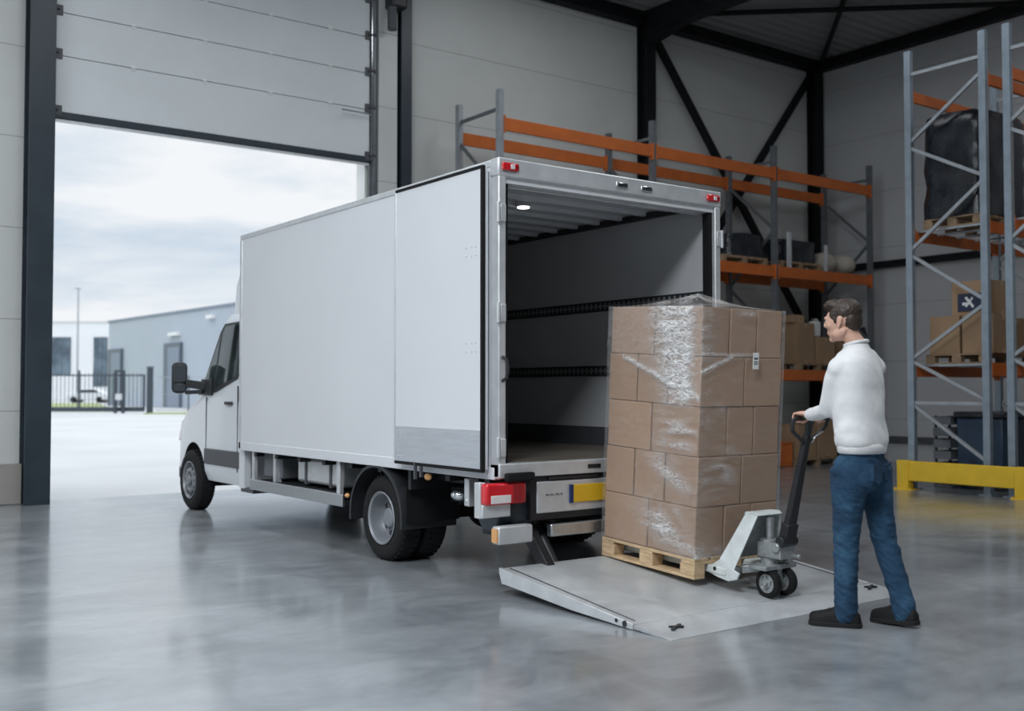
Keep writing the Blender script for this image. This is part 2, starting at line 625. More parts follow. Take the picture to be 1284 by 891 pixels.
# ------------------------------------------------------------------ the hall
YW = 13.73          # inner face of the wall with the door
XR = 17.9           # inner face of the right wall
ZC = 8.05           # underside of the roof deck
b = MB().box(-12, 18.5, -10, YW + .22, -.25, 0); struct(b.build('floor', M['floor'], smooth=False), 'polished grey concrete floor of the warehouse', 'floor')
struct(MB().box(-160, 220, YW + .22, 330, -.3, -.012).build('exterior_ground', M['yard'], smooth=False), 'pale concrete yard outside the open door', 'ground')
D0, D1 = 3.12, 7.44     # the open door
E0, E1 = -5.2, -.4      # made-up opening out of view, added to light the truck and film
b = MB()
for x0, x1, z0, z1 in ((-12, E0, 0, 8.3), (E0, E1, 5.2, 8.3), (E1, D0, 0, 8.3), (D0, D1, 5.2, 8.3), (D1, 18.5, 0, 8.3)):
    b.box(x0, x1, YW, YW + .2, z0, z1)
struct(b.build('wall_front', M['wall_panel'], smooth=False), 'grey panelled wall with the open loading door', 'wall')
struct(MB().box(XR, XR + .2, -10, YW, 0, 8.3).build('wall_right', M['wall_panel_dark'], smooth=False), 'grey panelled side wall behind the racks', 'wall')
struct(MB().box(-12.2, -12, -10, YW + .2, 0, 8.3).build('wall_left', M['wall_panel'], smooth=False), 'grey panelled wall out of the picture', 'wall')
struct(MB().box(-12.2, XR + .2, -10.2, -10, 0, 8.3).build('wall_rear', M['wall_panel'], smooth=False), 'grey panelled wall behind the viewpoint', 'wall')
struct(MB().box(-12, XR, -10, YW, ZC, ZC + .2).build('ceiling', M['deck'], smooth=False), 'dark corrugated metal roof deck', 'ceiling')
struct(MB().box(E1 + .3, 2.82, YW - .07, YW, 0, .48).build('baseboard_front', M['plinth'], bevel=.01), 'grey-brown concrete plinth at the foot of the wall', 'plinth')

def hcol(name, x0, x1, y0, y1, z1, mat, web='x'):
    """steel H section"""
    b = MB(); t = .03
    if web == 'x':      # flanges face -y / +y
        b.box(x0, x1, y0, y0 + t, 0, z1); b.box(x0, x1, y1 - t, y1, 0, z1); b.box((x0 + x1) / 2 - t / 2, (x0 + x1) / 2 + t / 2, y0 + t, y1 - t, 0, z1)
    else:
        b.box(x0, x0 + t, y0, y1, 0, z1); b.box(x1 - t, x1, y0, y1, 0, z1); b.box(x0 + t, x1 - t, (y0 + y1) / 2 - t / 2, (y0 + y1) / 2 + t / 2, 0, z1)
    return struct(b.build(name, mat, smooth=False))

def colbox(name, x0, x1, y0, y1, z1, mat, lab):
    return struct(MB().box(x0, x1, y0, y1, 0, z1).build(name, mat, bevel=.012), lab, 'column')
c = hcol('column', 2.80, 3.09, 13.44, YW, ZC, M['column_paint']); c['label'] = 'dark blue-grey steel column left of the open door'; c['category'] = 'column'
c = hcol('column', 7.95, 8.13, 13.55, YW, ZC, M['column_paint']); c['label'] = 'dark steel column right of the open door'; c['category'] = 'column'
c = hcol('column', 12.88, 13.11, 13.48, YW, ZC, M['black_steel_beam']); c['label'] = 'wide black steel column behind the long rack'; c['category'] = 'column'
c = hcol('column', 17.60, 17.84, 13.5, YW, ZC, M['black_steel_beam']); c['label'] = 'black steel column in the corner of the hall'; c['category'] = 'column'

def sbar(name, p0, p1, w, h, lab, mat='black_steel_beam'):
    return struct(MB().bar(p0, p1, w, h).build(name, M[mat], smooth=False), lab, 'beam')
sbar('beam', (2.8, 13.6, 7.90), (12.88, 13.6, 7.90), .2, .2, 'black eaves beam over the loading door')
sbar('beam', (13.1, 13.58, 7.93), (17.85, 13.58, 7.93), .2, .2, 'black eaves beam between the wide column and the corner')
sbar('beam', (17.78, 13.7, 7.93), (17.78, -9.9, 7.93), .2, .2, 'black eaves beam along the side wall')
b = MB(); b.box(12.88, 13.11, -9.9, 13.5, 7.62, 8.04)
b.prism([(13.48, 7.45), (13.48, 7.66), (12.3, 7.66)], 'x', 12.92, 13.07)
struct(b.build('beam', M['black_steel_beam'], smooth=False), 'deep black roof rafter with a haunch at the wide column', 'beam')
for p0, p1, lab in (((13.1, 13.3, 7.95), (17.7, 9.2, 7.95), 'thin roof brace running from the wide column to the side wall'), ((17.65, 13.4, 7.95), (13.1, 9.1, 7.95), 'thin roof brace running out of the hall corner')):
    struct(MB().cyl(p0, p1, .045).build('brace_beam', M['black_steel_beam']), lab, 'brace')
for p0, p1, lab in (((13.1, 13.56, 7.7), (17.6, 13.56, 2.2), 'diagonal wall brace falling from the wide column'), ((17.6, 13.66, 7.7), (13.1, 13.66, 2.2), 'diagonal wall brace falling from the corner column')):
    struct(MB().bar(p0, p1, .11, .11).build('brace_beam', M['black_steel_beam'], smooth=False), lab, 'brace')
sbar('beam', (17.83, 13.4, 3.77), (17.83, -6, 3.77), .14, .12, 'dark horizontal rail half way up the side wall')
sbar('beam', (17.83, 13.4, .43), (17.83, -6, .43), .14, .10, 'dark horizontal rail low on the side wall', 'dark_grey_plastic')

# --- sectional overhead door
dr = bpy.data.objects.new('door_1', None); COL.objects.link(dr); dr.location = (5.28, 13.6, 4.65); W[dr] = Matrix.Translation(dr.location)
struct(dr, 'half raised grey sectional overhead door', 'door')
zs = [4.74, 5.44, 5.975, 6.51, 7.05, 7.6]
for z0, z1 in zip(zs, zs[1:]):
    MB().box(D0 - .02, D1 + .02, 13.60, 13.645, z0 + .004, z1 - .004).build('door_panel', M['door_panel'], dr, bevel=.006, smooth=False)
MB().box(D0 - .02, D1 + .02, 13.58, 13.66, 4.66, 4.75).build('bottom_seal', M['column_paint'], dr, bevel=.01)
MB().box(D0 - .02, D1 + .02, 13.60, 13.64, 4.625, 4.665).build('seal_lip', M['alu_light'], dr)
for z in zs[1:-1]:
    for x in (4.05, 4.98, 5.9, 6.8):
        q = MB(); q.box(x - .022, x + .022, 13.588, 13.602, z - .035, z + .035); q.cyl((x - .035, 13.583, z), (x + .035, 13.583, z), .011); q.build('hinge', M['label_white'], dr)
for z in zs[:-1]:
    for x, sg in ((D0 + .03, 1), (D1 - .03, -1)):
        q = MB(); q.box(x - .045, x + .045, 13.575, 13.602, z - .04, z + .08); q.cyl((x - sg * .10, 13.56, z + .03), (x, 13.56, z + .03), .014); q.cyl((x - sg * .1, 13.56, z + .03), (x - sg * .075, 13.56, z + .03), .03)
        q.build('roller_bracket', M['dark_grey_plastic'], dr)
for x in (D0 - .06, D1 + .06):
    q = MB(); q.box(x - .025, x + .025, 13.55, 13.6, 0, 7.75); q.box(x - .06, x + .06, 13.6, 13.63, 0, 7.75); q.build('track', M['rack_dark'], dr, smooth=False)
MB().cyl((D1 + .02, 13.56, 4.7), (D1 + .02, 13.56, 7.7), .006, seg=6).build('cable', M['chrome'], dr)
MB().cyl((D1 - .5, 13.5, 5.35), (D1 - .02, 13.5, 5.35), .012, seg=8).build('lock_bolt', M['chrome'], dr)
struct(MB().box(D1 + .13, D1 + .44, 13.55, 13.73, 0, 7.9).build('trim_1', M['wall_panel'], bevel=.006), 'pale grey jamb lining beside the door track', 'jamb')
struct(MB().box(D1 - .02, D1 + .03, 13.70, 13.95, 0, 5.2).build('trim_2', M['label_white'], bevel=.006), 'white edge of the door opening on the truck side', 'jamb')
struct(MB().box(D0 - .14, D0, 13.64, 13.93, 0, 5.2).build('trim_3', M['rack_galv'], bevel=.006), 'galvanised edge of the door opening beside the column', 'jamb')
t = thing('door_motor', 'dark drive motor at the head of the door track', 'motor', (7.80, 13.45, 7.0))
q = MB(); q.box(7.66, 7.92, 13.32, 13.56, 6.95, 7.5); q.build('housing', M['black_plastic'], t, bevel=.03)
q = MB(); q.cyl((7.70, 13.40, 6.95), (7.70, 13.40, 6.62), .07); q.build('gearbox', M['dark_grey_plastic'], t)
q = MB(); q.cyl((7.55, 13.38, 7.3), (7.66, 13.38, 7.3), .09); q.build('chain_wheel', M['red_dark'], t)

# ------------------------------------------------------------------ outside, seen through the door
CAM = V(0, 0, 1.36); HD = R(36.4)
RT = V(math.cos(HD), -math.sin(HD), 0); FW = V(math.sin(HD), math.cos(HD), 0)
def yardpt(r, f, z=0.):
    """point r metres right of and f metres along the viewing direction"""
    p = RT * r + FW * f; return V(p.x, p.y, z)

# sliding gate: direction along RT
F0 = 62.; GX0, GX1 = -31.5, -21.5
t = thing('sliding_gate', 'dark steel sliding gate of thin upright bars across the yard', 'gate', yardpt(-26, F0))
q = MB(); q.bar(yardpt(GX0, F0, .22), yardpt(GX1, F0, .22), .10, .26); q.bar(yardpt(GX0, F0, 2.2), yardpt(GX1, F0, 2.2), .08, .08); q.bar(yardpt(GX1, F0, .1), yardpt(GX1, F0, 2.25), .1, .1); q.bar(yardpt(GX0 + 6.2, F0, .1), yardpt(GX0 + 6.2, F0, 2.5), .10, .1); q.build('gate_frame', M['gate_steel'], t, smooth=False)
q = MB()
k = GX0 + .2
while k < GX1:
    q.bar(yardpt(k, F0, .3), yardpt(k, F0, 2.35), .03, .03); k += .235
q.build('gate_bars', M['gate_steel'], t, smooth=False)
t = thing('gate_post', 'thick dark gate post at the end of the sliding gate', 'post', yardpt(-21.0, F0 - .3))
MB().bar(yardpt(-21.05, F0 - .3, 0), yardpt(-21.05, F0 - .3, 2.65), .30, .30).build('post', M['gate_steel'], t, bevel=.02)
MB().bar(yardpt(-21.05, F0 - .3, 2.65), yardpt(-21.05, F0 - .3, 2.72), .36, .36).build('post_cap', M['ext_frame'], t)
t = thing('gate_post', 'slim double gate post with a control box beside the sliding gate', 'post', yardpt(-22.9, F0 - .3))
q = MB(); q.bar(yardpt(-23.05, F0 - .3, 0), yardpt(-23.05, F0 - .3, 2.5), .16, .16); q.bar(yardpt(-22.6, F0 - .3, 0), yardpt(-22.6, F0 - .3, 2.5), .16, .16); q.bar(yardpt(-23.05, F0 - .3, 2.45), yardpt(-22.6, F0 - .3, 2.45), .12, .12); q.build('post', M['gate_steel'], t, smooth=False)
MB().bar(yardpt(-22.95, F0 - .5, .95), yardpt(-22.6, F0 - .5, .95), .2, .35).build('control_box', M['alu_light'], t)
t = thing('mesh_fence', 'thin grey wire fence running right from the gate post', 'fence', yardpt(-17, F0))
for k in (-18.9, -16.6, -14.3, -12.0):
    MB().bar(yardpt(k, F0, 0), yardpt(k, F0, 2.2), .07, .07).build('fence_post', M['gate_steel'], t, smooth=False)
q = MB(); q.bar(yardpt(-20.8, F0, 2.1), yardpt(-12, F0, 2.1), .03, .03); q.bar(yardpt(-20.8, F0, .15), yardpt(-12, F0, .15), .03, .03); q.bar(yardpt(-20.8, F0, 1.1), yardpt(-12, F0, 1.1), .02, .02)
k = -20.7
while k < -12:
    q.bar(yardpt(k, F0, .1), yardpt(k, F0, 2.15), .010, .010); k += .18
q.build('fence_mesh', M['rack_galv'], t, smooth=False)
def patch(pts, z, name, lab):
    q = MB(); q.prism([(p.x, p.y) for p in pts], 'z', -.05, z); o = q.build(name, M['grass_m'], smooth=False); tag(o, lab, 'grass', kind='stuff')
patch([yardpt(-36, 66), yardpt(-24.6, 66), yardpt(-40.5, 104), yardpt(-58, 104)], .05, 'grass', 'strip of green grass behind the sliding gate')
patch([yardpt(-20.6, 59.4), yardpt(-13, 59.4), yardpt(-13, 61.8), yardpt(-20.6, 61.8)], .05, 'grass', 'strip of dry grass along the foot of the wire fence')
# white office building
DB = 128.
t = thing('office_building', 'white flat-roofed office building with tall dark windows beyond the gate', 'building', yardpt(-42, DB))
def wallbox(r0, r1, f0, f1, z0, z1, mat, name, par):
    q = MB(); P = [yardpt(r0, f0), yardpt(r1, f0), yardpt(r1, f1), yardpt(r0, f1)]; q.prism([(p.x, p.y) for p in P], 'z', z0, z1); return q.build(name, mat, par, smooth=False)
def pr(px, d):
    return (px - 642) / 1330 * d
def pz(py, d):
    return 1.36 + (488 - py) / 1330 * d
wallbox(pr(-20, DB), pr(137, DB), DB, DB + 13, 0, pz(404, DB), M['ext_white'], 'wall', t)
wallbox(pr(-20, DB) - .1, pr(137, DB) + .1, DB - .1, DB + 13, pz(404, DB), pz(402, DB), M['alu_light'], 'parapet', t)
for a, c_, z0, z1 in ((58, 88.5, 470, 422), (117, 134.5, 484, 422)):
    f = wallbox(pr(a, DB - .05), pr(c_, DB - .05), DB - .07, DB + .1, pz(z0, DB), pz(z1, DB), M['ext_frame'], 'window', t)
    w = pr(c_, DB) - pr(a, DB)
    for i in range(3):
        x0 = pr(a, DB) + .06 + i * (w - .06) / 3
        for j in range(2):
            zz0, zz1 = pz(z0, DB), pz(z1, DB); h = (zz1 - zz0)
            wallbox(x0, x0 + (w - .06) / 3 - .07, DB - .10, DB - .05, zz0 + .06 + (h * .62 if j else 0), zz0 + (h - .06 if j else h * .62 - .04), M['ext_glass'], 'pane', f)
# grey hall with doors, its long front coming towards the gate
t = thing('grey_hall', 'long blue-grey industrial hall with two recessed doors beyond the fence', 'building', yardpt(-30, 85))
A = V(*yardpt(pr(136, 94), 94).xy, 0); B = V(*yardpt(pr(299, 73.8), 73.8).xy, 0); dirn = (B - A).normalized(); nrm = V(dirn.y, -dirn.x, 0)
if nrm.dot(FW) > 0:
    nrm = -nrm
Lg = 40.; HB = pz(404, 94)
def hallbox(s0, s1, o0, o1, z0, z1, mat, name, par):
    P = [A + dirn * s0 + nrm * o0, A + dirn * s1 + nrm * o0, A + dirn * s1 + nrm * o1, A + dirn * s0 + nrm * o1]
    q = MB(); q.prism([(p.x, p.y) for p in P], 'z', z0, z1); return q.build(name, mat, par, smooth=False)
hallbox(0, Lg, -20, 0, 0, HB, M['ext_grey'], 'wall', t)
hallbox(-.1, Lg, -20, .1, HB, HB + .18, M['ext_door'], 'roof_edge', t)
def s_at(px):
    k = (px - 642) / 1330
    # A + dirn*s : r/f = k
    a_r, a_f, d_r, d_f = A.dot(RT), A.dot(FW), dirn.dot(RT), dirn.dot(FW)
    return (k * a_f - a_r) / (d_r - k * d_f)
for a, c_, ztop in ((138.5, 154.5, 4.9), (208.5, 229, 5.0)):
    s0, s1 = s_at(a), s_at(c_)
    f = hallbox(s0, s1, 0, .25, 0, ztop, M['ext_frame'], 'door_frame_shade', t)  # dark frame, left wide on one side as painted shade of the recess
    hallbox(s0 + (s1 - s0) * .30, s1 - .02, .26, .30, 0, ztop - .35, M['ext_door'], 'door_leaf', f)
s0, s1 = s_at(214), s_at(226); hallbox(s0, s1, 0, .3, 5.55, 5.8, M['ext_white'], 'door_lamp', t)
s0, s1 = s_at(262), s_at(270); hallbox(s0, s1, 0, .3, HB - .75, HB - .5, M['ext_white'], 'wall_lamp', t)
# parked car
t = thing('car', 'white car parked behind the sliding gate', 'car', yardpt((113 - 642) / 1330 * 112., 112.))
def carbox():
    q = MB(); c0 = (113 - 642) / 1330 * 112.
    prof = [(-2.1, .3), (-2.15, .75), (-1.95, .95), (-1.3, 1.02), (-.6, 1.45), (.9, 1.48), (1.6, 1.05), (2.1, .95), (2.2, .6), (2.1, .3)]
    A_ = [yardpt(c0 + u, 111.1, z) for u, z in prof]; B_ = [yardpt(c0 + u, 112.9, z) for u, z in prof]
    q.skin([A_, B_]); return q
carbox().build('body', M['white_paint'], t, bevel=.08)
q = MB(); c0 = (113 - 642) / 1330 * 112.
for f in (111.08, 112.88):
    q.skin([[yardpt(c0 + u, f, z) for u, z in ((-1.1, 1.05), (-.55, 1.38), (.85, 1.40), (1.35, 1.06))], [yardpt(c0 + u, f + .04, z) for u, z in ((-1.1, 1.05), (-.55, 1.38), (.85, 1.40), (1.35, 1.06))]])
q.build('side_glass', M['car_glass'], t, smooth=False)
for u in (-1.35, 1.35):
    MB().cyl(yardpt(c0 + u, 111.02, .32), yardpt(c0 + u, 112.98, .32), .32, seg=20).build('wheel', M['tyre'], t)
t = thing('lamp_post', 'thin grey lamp post standing in front of the white office', 'lamp', yardpt(pr(97, 118), 118))
MB().cyl(yardpt(pr(97, 118), 118, 0), yardpt(pr(97, 118), 118, pz(361, 118)), .13, .08, 10).build('pole', M['rack_galv'], t)
MB().bar(yardpt(pr(93, 118), 118, pz(361, 118)), yardpt(pr(100, 118), 118, pz(361, 118)), .25, .12).build('lamp_head', M['rack_galv'], t)

# ------------------------------------------------------------------ the truck
XL, XRR, YB, YF = 4.17, 6.34, 5.80, 10.32      # cargo box: sides, rear, front
ZB, ZT = .76, 2.935
XC = (XL + XRR) / 2
TR = thing('box_truck', 'white box van backed into the hall with its rear open and tail lift down', 'truck', (XC, 8.2, 0))
MB().box(XL, XL + .045, YB + .09, YF, ZB + .07, ZT - .05).build('side_panel', M['box_white'], TR, bevel=.004)
MB().box(XRR - .045, XRR, YB + .09, YF, ZB + .07, ZT - .05).build('side_panel', M['box_white'], TR, bevel=.004)
MB().box(XL + .02, XRR - .02, YF - .05, YF, ZB, ZT - .03).build('front_panel', M['box_white'], TR, bevel=.01)
MB().box(XL + .03, XRR - .03, YB + .05, YF, ZT - .06, ZT - .02).build('roof_panel', M['box_white'], TR)
MB().box(XL + .045, XRR - .045, YB + .06, YF - .05, ZB + .02, .865).build('cargo_floor', M['cargo_floor'], TR)
for x0, x1 in ((XL - .006, XL + .05), (XRR - .05, XRR + .006)):
    MB().box(x0, x1, YB + .09, YF + .006, ZT - .055, ZT).build('roof_rail', M['alu_light'], TR, bevel=.012)
    MB().box(x0, x1, YB + .05, YF + .004, ZB - .01, ZB + .075).build('floor_rail', M['box_white'], TR, bevel=.006)
    MB().box(x0, x1, YF - .05, YF + .008, ZB, ZT - .05).build('corner_profile', M['alu_light'], TR, bevel=.008)
MB().box(XL, XRR, YF - .05, YF + .008, ZT - .055, ZT - .002).build('roof_rail', M['alu_light'], TR, bevel=.012)
# rear portal frame
for s, x0 in ((1, XL - .004), (-1, XRR + .004)):
    q = MB(); q.box(min(x0, x0 + s * .06), max(x0, x0 + s * .06), YB, YB + .10, ZB, ZT - .12); q.build('rear_post', M['alu_light'], TR, bevel=.008)
    q = MB(); q.box(min(x0 + s * .06, x0 + s * .10), max(x0 + s * .06, x0 + s * .10), YB + .035, YB + .10, .86, ZT - .1); q.build('door_seal', M['rubber'], TR)
hd = MB().box(XL - .010, XRR + .010, YB - .004, YB + .10, ZT - .125, ZT + .004).build('rear_header', M['alu_light'], TR, bevel=.012)
MB().box(XL + .06, XRR - .06, YB + .02, YB + .09, ZT - .165, ZT - .125).build('header_seal', M['rib_grey'], hd)
MB().box(XL + .06, XRR - .06, YB + .10, YB + .14, ZT - .18, ZT - .10).build('header_lip', M['alu_light'], hd, bevel=.006)
for x in (5.28, 5.53):
    q = MB(); q.box(x - .055, x + .055, YB - .014, YB - .003, ZT - .085, ZT - .045); q.build('latch_plate', M['chrome'], hd, bevel=.01)
    q = MB(); q.cyl((x - .02, YB - .028, ZT - .065), (x - .02, YB - .01, ZT - .065), .012); q.box(x - .02, x + .04, YB - .026, YB - .014, ZT - .075, ZT - .055); q.build('latch_pawl', M['black_plastic'], hd)
for x in (XL + .085, XRR - .09):
    q = MB(); q.box(x - .07, x + .07, YB - .022, YB - .003, ZT - .085, ZT - .03); ml = q.build('marker_light', M['red_lens'], TR, bevel=.012)
    MB().box(x - .005, x + .03, YB - .027, YB - .02, ZT - .075, ZT - .042).build('lamp_insert', M['clear_lens'], ml, bevel=.004)
    MB().cyl((x + .05, YB - .025, ZT - .058), (x + .05, YB - .01, ZT - .058), .014).build('lamp_bulb', M['red_dark'], ml)
sl = MB().box(XL - .004, XRR + .004, YB - .01, YB + .10, .765, .862).build('rear_sill', M['alu_light'], TR, bevel=.008)
MB().box(XL + .03, XL + .27, YB - .05, YB - .01, .742, .80).build('sill_buffer', M['rubber'], sl, bevel=.012)
MB().box(XRR - .27, XRR - .03, YB - .05, YB - .01, .742, .80).build('sill_buffer', M['rubber'], sl, bevel=.012)
for x in (5.0, 5.5):
    q = MB(); q.box(x - .06, x + .06, YB - .016, YB - .009, .80, .83); q.build('sill_hook', M['black_steel'], sl, bevel=.003)
# inside lining
for x0, x1, s in ((XL + .045, XL + .06, 1), (XRR - .06, XRR - .045, -1)):
    MB().box(x0, x1, YB + .10, YF - .05, .865, ZT - .06).build('inner_lining', M['grp_grey'], TR)
    xi = x1 if s > 0 else x0
    MB().box(min(xi, xi + s * .012), max(xi, xi + s * .012), YB + .12, YF - .05, .865, 1.03).build('kick_plate', M['dark_grey_plastic'], TR)
    MB().box(min(xi, xi + s * .035), max(xi, xi + s * .035), YB + .12, YF - .05, ZT - .125, ZT - .075).build('cove_profile', M['black_plastic'], TR)
    for z in (2.105, 1.53):
        rl = MB().box(min(xi, xi + s * .018), max(xi, xi + s * .018), YB + .12, YF - .05, z - .045, z + .045).build('lashing_rail', M['black_plastic'], TR, bevel=.004)
        q = MB(); y = YB + .17
        while y < YF - .1:
            q.box(min(xi + s * .017, xi + s * .0205), max(xi + s * .017, xi + s * .0205), y, y + .022, z - .028, z + .028); y += .062
        q.box(min(xi + s * .016, xi + s * .019), max(xi + s * .016, xi + s * .019), YB + .17, YF - .1, z - .006, z + .006)
        q.build('rail_slots', M['slot'], rl, smooth=False)  # raised grey slot marks, joined by a thin added strip
MB().box(XL + .06, XRR - .06, YF - .07, YF - .05, .865, ZT - .06).build('inner_bulkhead', M['grp_grey'], TR)
y = YB + .45
while y < YF - .2:
    MB().box(XL + .06, XRR - .06, y, y + .05, ZT - .10, ZT - .06).build('roof_bow', M['rib_grey'], TR, bevel=.006); y += .30
MB().box(XL + .06, XRR - .06, YB + .14, YF - .06, ZT - .064, ZT - .058).build('roof_lining', M['rib_grey'], TR)
cl = MB().cyl((5.09, 6.75, ZT - .064), (5.09, 6.75, ZT - .112), .06).build('cargo_lamp', M['alu_light'], TR)
MB().cyl((5.09, 6.75, ZT - .110), (5.09, 6.75, ZT - .122), .048).build('lamp_lens', M['lamp_on'], cl)
# the two rear doors, folded right round against the sides
def rear_door(s):
    x0 = XL - .075 if s < 0 else XRR + .02
    x1 = x0 + .055
    y0, y1 = YB + .10, 7.06
    dl = MB().box(x0, x1, y0, y1, .815, 2.875).build('rear_door', M['box_white'], TR, bevel=.006)
    xo = x0 if s < 0 else x1
    q = MB()
    for a, b_, c_, d_ in ((y0, y1, .80, .822), (y0, y1, 2.868, 2.89), (y0 - .012, y0 + .012, .80, 2.89), (y1 - .010, y1 + .012, .80, 2.89)):
        if s < 0 and a > y1 - .02:
            q.mi = 1; q.box(x0 - .005, x0 + .022, a, b_, c_, d_); q.mi = 0
        elif s < 0:
            q.box(x0 - .006, x0 + .022, a, b_, c_, d_)
        else:
            q.box(x1 - .022, x1 + .006, a, b_, c_, d_)
    q.build('edge_seal', [M['rubber'], M['alu_light']], dl, bevel=.003)
    q = MB(); q.box(min(xo, xo - .006) if s < 0 else xo, xo if s < 0 else xo + .006, y0 + .012, y1 - .012, .825, 1.085); q.build('kick_panel', M['kick'], dl)
    q = MB()
    xr = xo + (-.010 if s < 0 else .010)
    for zz_ in (.86, .90, 1.02, 1.05):
        for yy in (y0 + .06, y0 + .11, y1 - .06, y1 - .12):
            q.cyl((xo, yy, zz_), (xr, yy, zz_), .007, seg=8)
    for zz_ in (1.62, 1.68, 2.28, 2.34):
        for yy in (y0 + .07, y0 + .12, y0 + .19):
            q.cyl((xo, yy, zz_), (xo + (-.004 if s < 0 else .004), yy, zz_), .006, seg=8)
    q.build('rivets', M['alu_light'], dl)
    q = MB(); q.bar((xo, y1 - .30, .82), (xo, y1 - .30, .70), .02, .02); q.bar((xo, y1 - .38, .80), (xo, y1 - .38, .72), .02, .02); q.build('door_keeper', M['dark_grey_plastic'], dl)
rear_door(-1); rear_door(1)
for x, s in ((XL - .004, 1), (XRR + .004, -1)):
    for z in (2.56, 1.88, .97):
        q = MB(); xo = x + s * .03
        q.box(xo - .022, xo + .022, YB - .014, YB, z - .06, z + .06); q.cyl((x - s * .008, YB - .006, z - .07), (x - s * .008, YB - .006, z + .07), .014); q.build('door_hinge', M['alu_light'], TR, bevel=.004)
q = MB(); x = XL + .028
q.tube([(x, YB, 1.58), (x, YB - .045, 1.56), (x + .005, YB - .055, 1.50), (x, YB - .045, 1.44), (x, YB, 1.42)], .012); q.build('grab_hook', M['black_plastic'], TR)

# chassis
q = MB()
for x in (4.86, 5.65):
    q.box(x - .04, x + .04, 6.0, 11.2, .50, .70)
for y in (6.05, 6.9, 8.2, 9.3, 10.2):
    q.box(4.9, 5.61, y - .04, y + .04, .54, .66)
q.build('chassis_frame', M['black_steel'], TR, bevel=.005)
q = MB()
for y in (6.0, 6.5, 7.0, 7.5, 8.0, 8.5, 9.0, 9.5, 10.0):
    q.box(XL + .04, XRR - .04, y - .03, y + .03, .70, .76)
q.build('cross_bearers', M['black_steel'], TR)
q = MB(); q.cyl((4.5, 7.5, .34), (6.0, 7.5, .34), .055); q.ell((5.255, 7.5, .34), (.16, .18, .16)); q.build('rear_axle', M['black_steel'], TR)
MB().cyl((4.5, 11.93, .30), (6.0, 11.93, .30), .05).build('front_axle', M['black_steel'], TR)
q = MB(); q.tube([(5.255, 7.6, .38), (5.255, 9.5, .45), (5.255, 10.6, .5)], .045); q.build('drive_shaft', M['black_steel'], TR)
# side guards (both sides), tanks and boxes behind them
for s, x in ((1, XL + .03), (-1, XRR - .03)):
    g = MB().box(x - .014, x + .014, 8.10, 10.08, .37, .475).build('side_guard', M['aluminium'], TR, bevel=.006)
    for y in (8.22, 10.06):
        MB().box(x - .02 + s * .03, x + .02 + s * .03, y - .03, y + .03, .38, .78).build('guard_bracket', M['alu_light'], g, bevel=.004)
MB().box(XL + .12, XL + .42, 9.55, 9.98, .50, .74).build('battery_box', M['crate_grey'], TR, bevel=.015)
MB().box(XL + .08, XL + .14, 9.60, 9.66, .47, .76).build('box_strap', M['alu_light'], TR)
tk = MB().box(XL + .14, XL + .55, 8.35, 9.25, .50, .73).build('tank', M['alu_light'], TR, bevel=.03)
for y in (8.55, 9.05):
    MB().box(XL + .13, XL + .56, y - .02, y + .02, .49, .74).build('tank_strap', M['dark_grey_plastic'], tk)
q = MB(); q.box(XL + .10, XL + .45, 8.28, 10.0, .42, .47); q.build('guard_shelf', M['black_steel'], TR)

# wheels
def wheel(x_out, y, s, rear):
    """s=+1: outer face looks to -x"""
    r = .337
    w = .205
    prof = [(.205, .02), (.225, .006), (.27, .0), (.305, .006), (.325, .02), (r, .05), (r + .001, w / 2), (r, w - .05), (.325, w - .02), (.30, w - .004), (.25, w), (.20, w - .01)]
    q = MB()
    q.lathe([(a, h * s) for a, h in prof], (x_out, y, r), 'x', 48)
    # tread blocks
    for k in range(36):
        t_ = 2 * math.pi * k / 36
        for h0, h1, o in ((.035, .085, 0), (.12, .17, .087)):
            u = t_ + o
            c_, q_ = math.cos(u), math.sin(u); tg = V(0, -q_, c_); rd = V(0, c_, q_)
            p = V(x_out, y, r) + rd * (r + .001)
            q.bar(p + V(s * h0, 0, 0), p + V(s * h1, 0, 0), .026, .012, up=rd)
    tyre = q.build('wheel', M['tyre'], TR)
    q = MB()
    if rear:
        rp_ = [(.205, .015), (.213, .004), (.205, -.002), (.19, .01), (.185, .05), (.18, .09), (.168, .115), (.15, .122), (.10, .118), (.085, .10), (.075, .07), (.06, .062), (0.001, .062)]
        hole_r, hole_h, hr, nh = .136, .118, .021, 10
    else:
        rp_ = [(.205, .02), (.213, .004), (.203, .0), (.190, .02), (.180, .045), (.165, .04), (.15, .020), (.12, .005), (.105, .004), (.09, .016), (.085, .03), (.06, .034), (.055, .0), (.03, -.008), (.001, -.008)]
        hole_r, hole_h, hr, nh = .147, .016, .021, 12
    q.lathe([(a, h * s) for a, h in rp_], (x_out, y, r), 'x', 48)
    q.mi = 1
    for k in range(nh):
        t_ = 2 * math.pi * k / nh
        p = V(x_out + s * hole_h, y + hole_r * math.cos(t_), r + hole_r * math.sin(t_))
        q.cyl(p - V(s * .004, 0, 0), p + V(s * .006, 0, 0), hr, seg=12)
    q.mi = 0
    for k in range(6):
        t_ = 2 * math.pi * k / 6
        rr_ = .075 if not rear else .105
        hb = .010 if not rear else .112
        p = V(x_out + s * hb, y + rr_ * math.cos(t_), r + rr_ * math.sin(t_))
        q.cyl(p - V(s * .014, 0, 0), p + V(s * .01, 0, 0), .011, seg=6)
    q.build('rim', [M['rim_steel'], M['black_plastic']], tyre, ang=28, fix=False)
for y, rear in ((7.47, True), (11.93, False)):
    xo = 4.205 if rear else 4.225
    wheel(xo, y, 1, rear)
    wheel(2 * XC - xo, y, -1, rear)
    if rear:
        wheel(xo + .235, y, 1, True); wheel(2 * XC - xo - .235, y, -1, True)

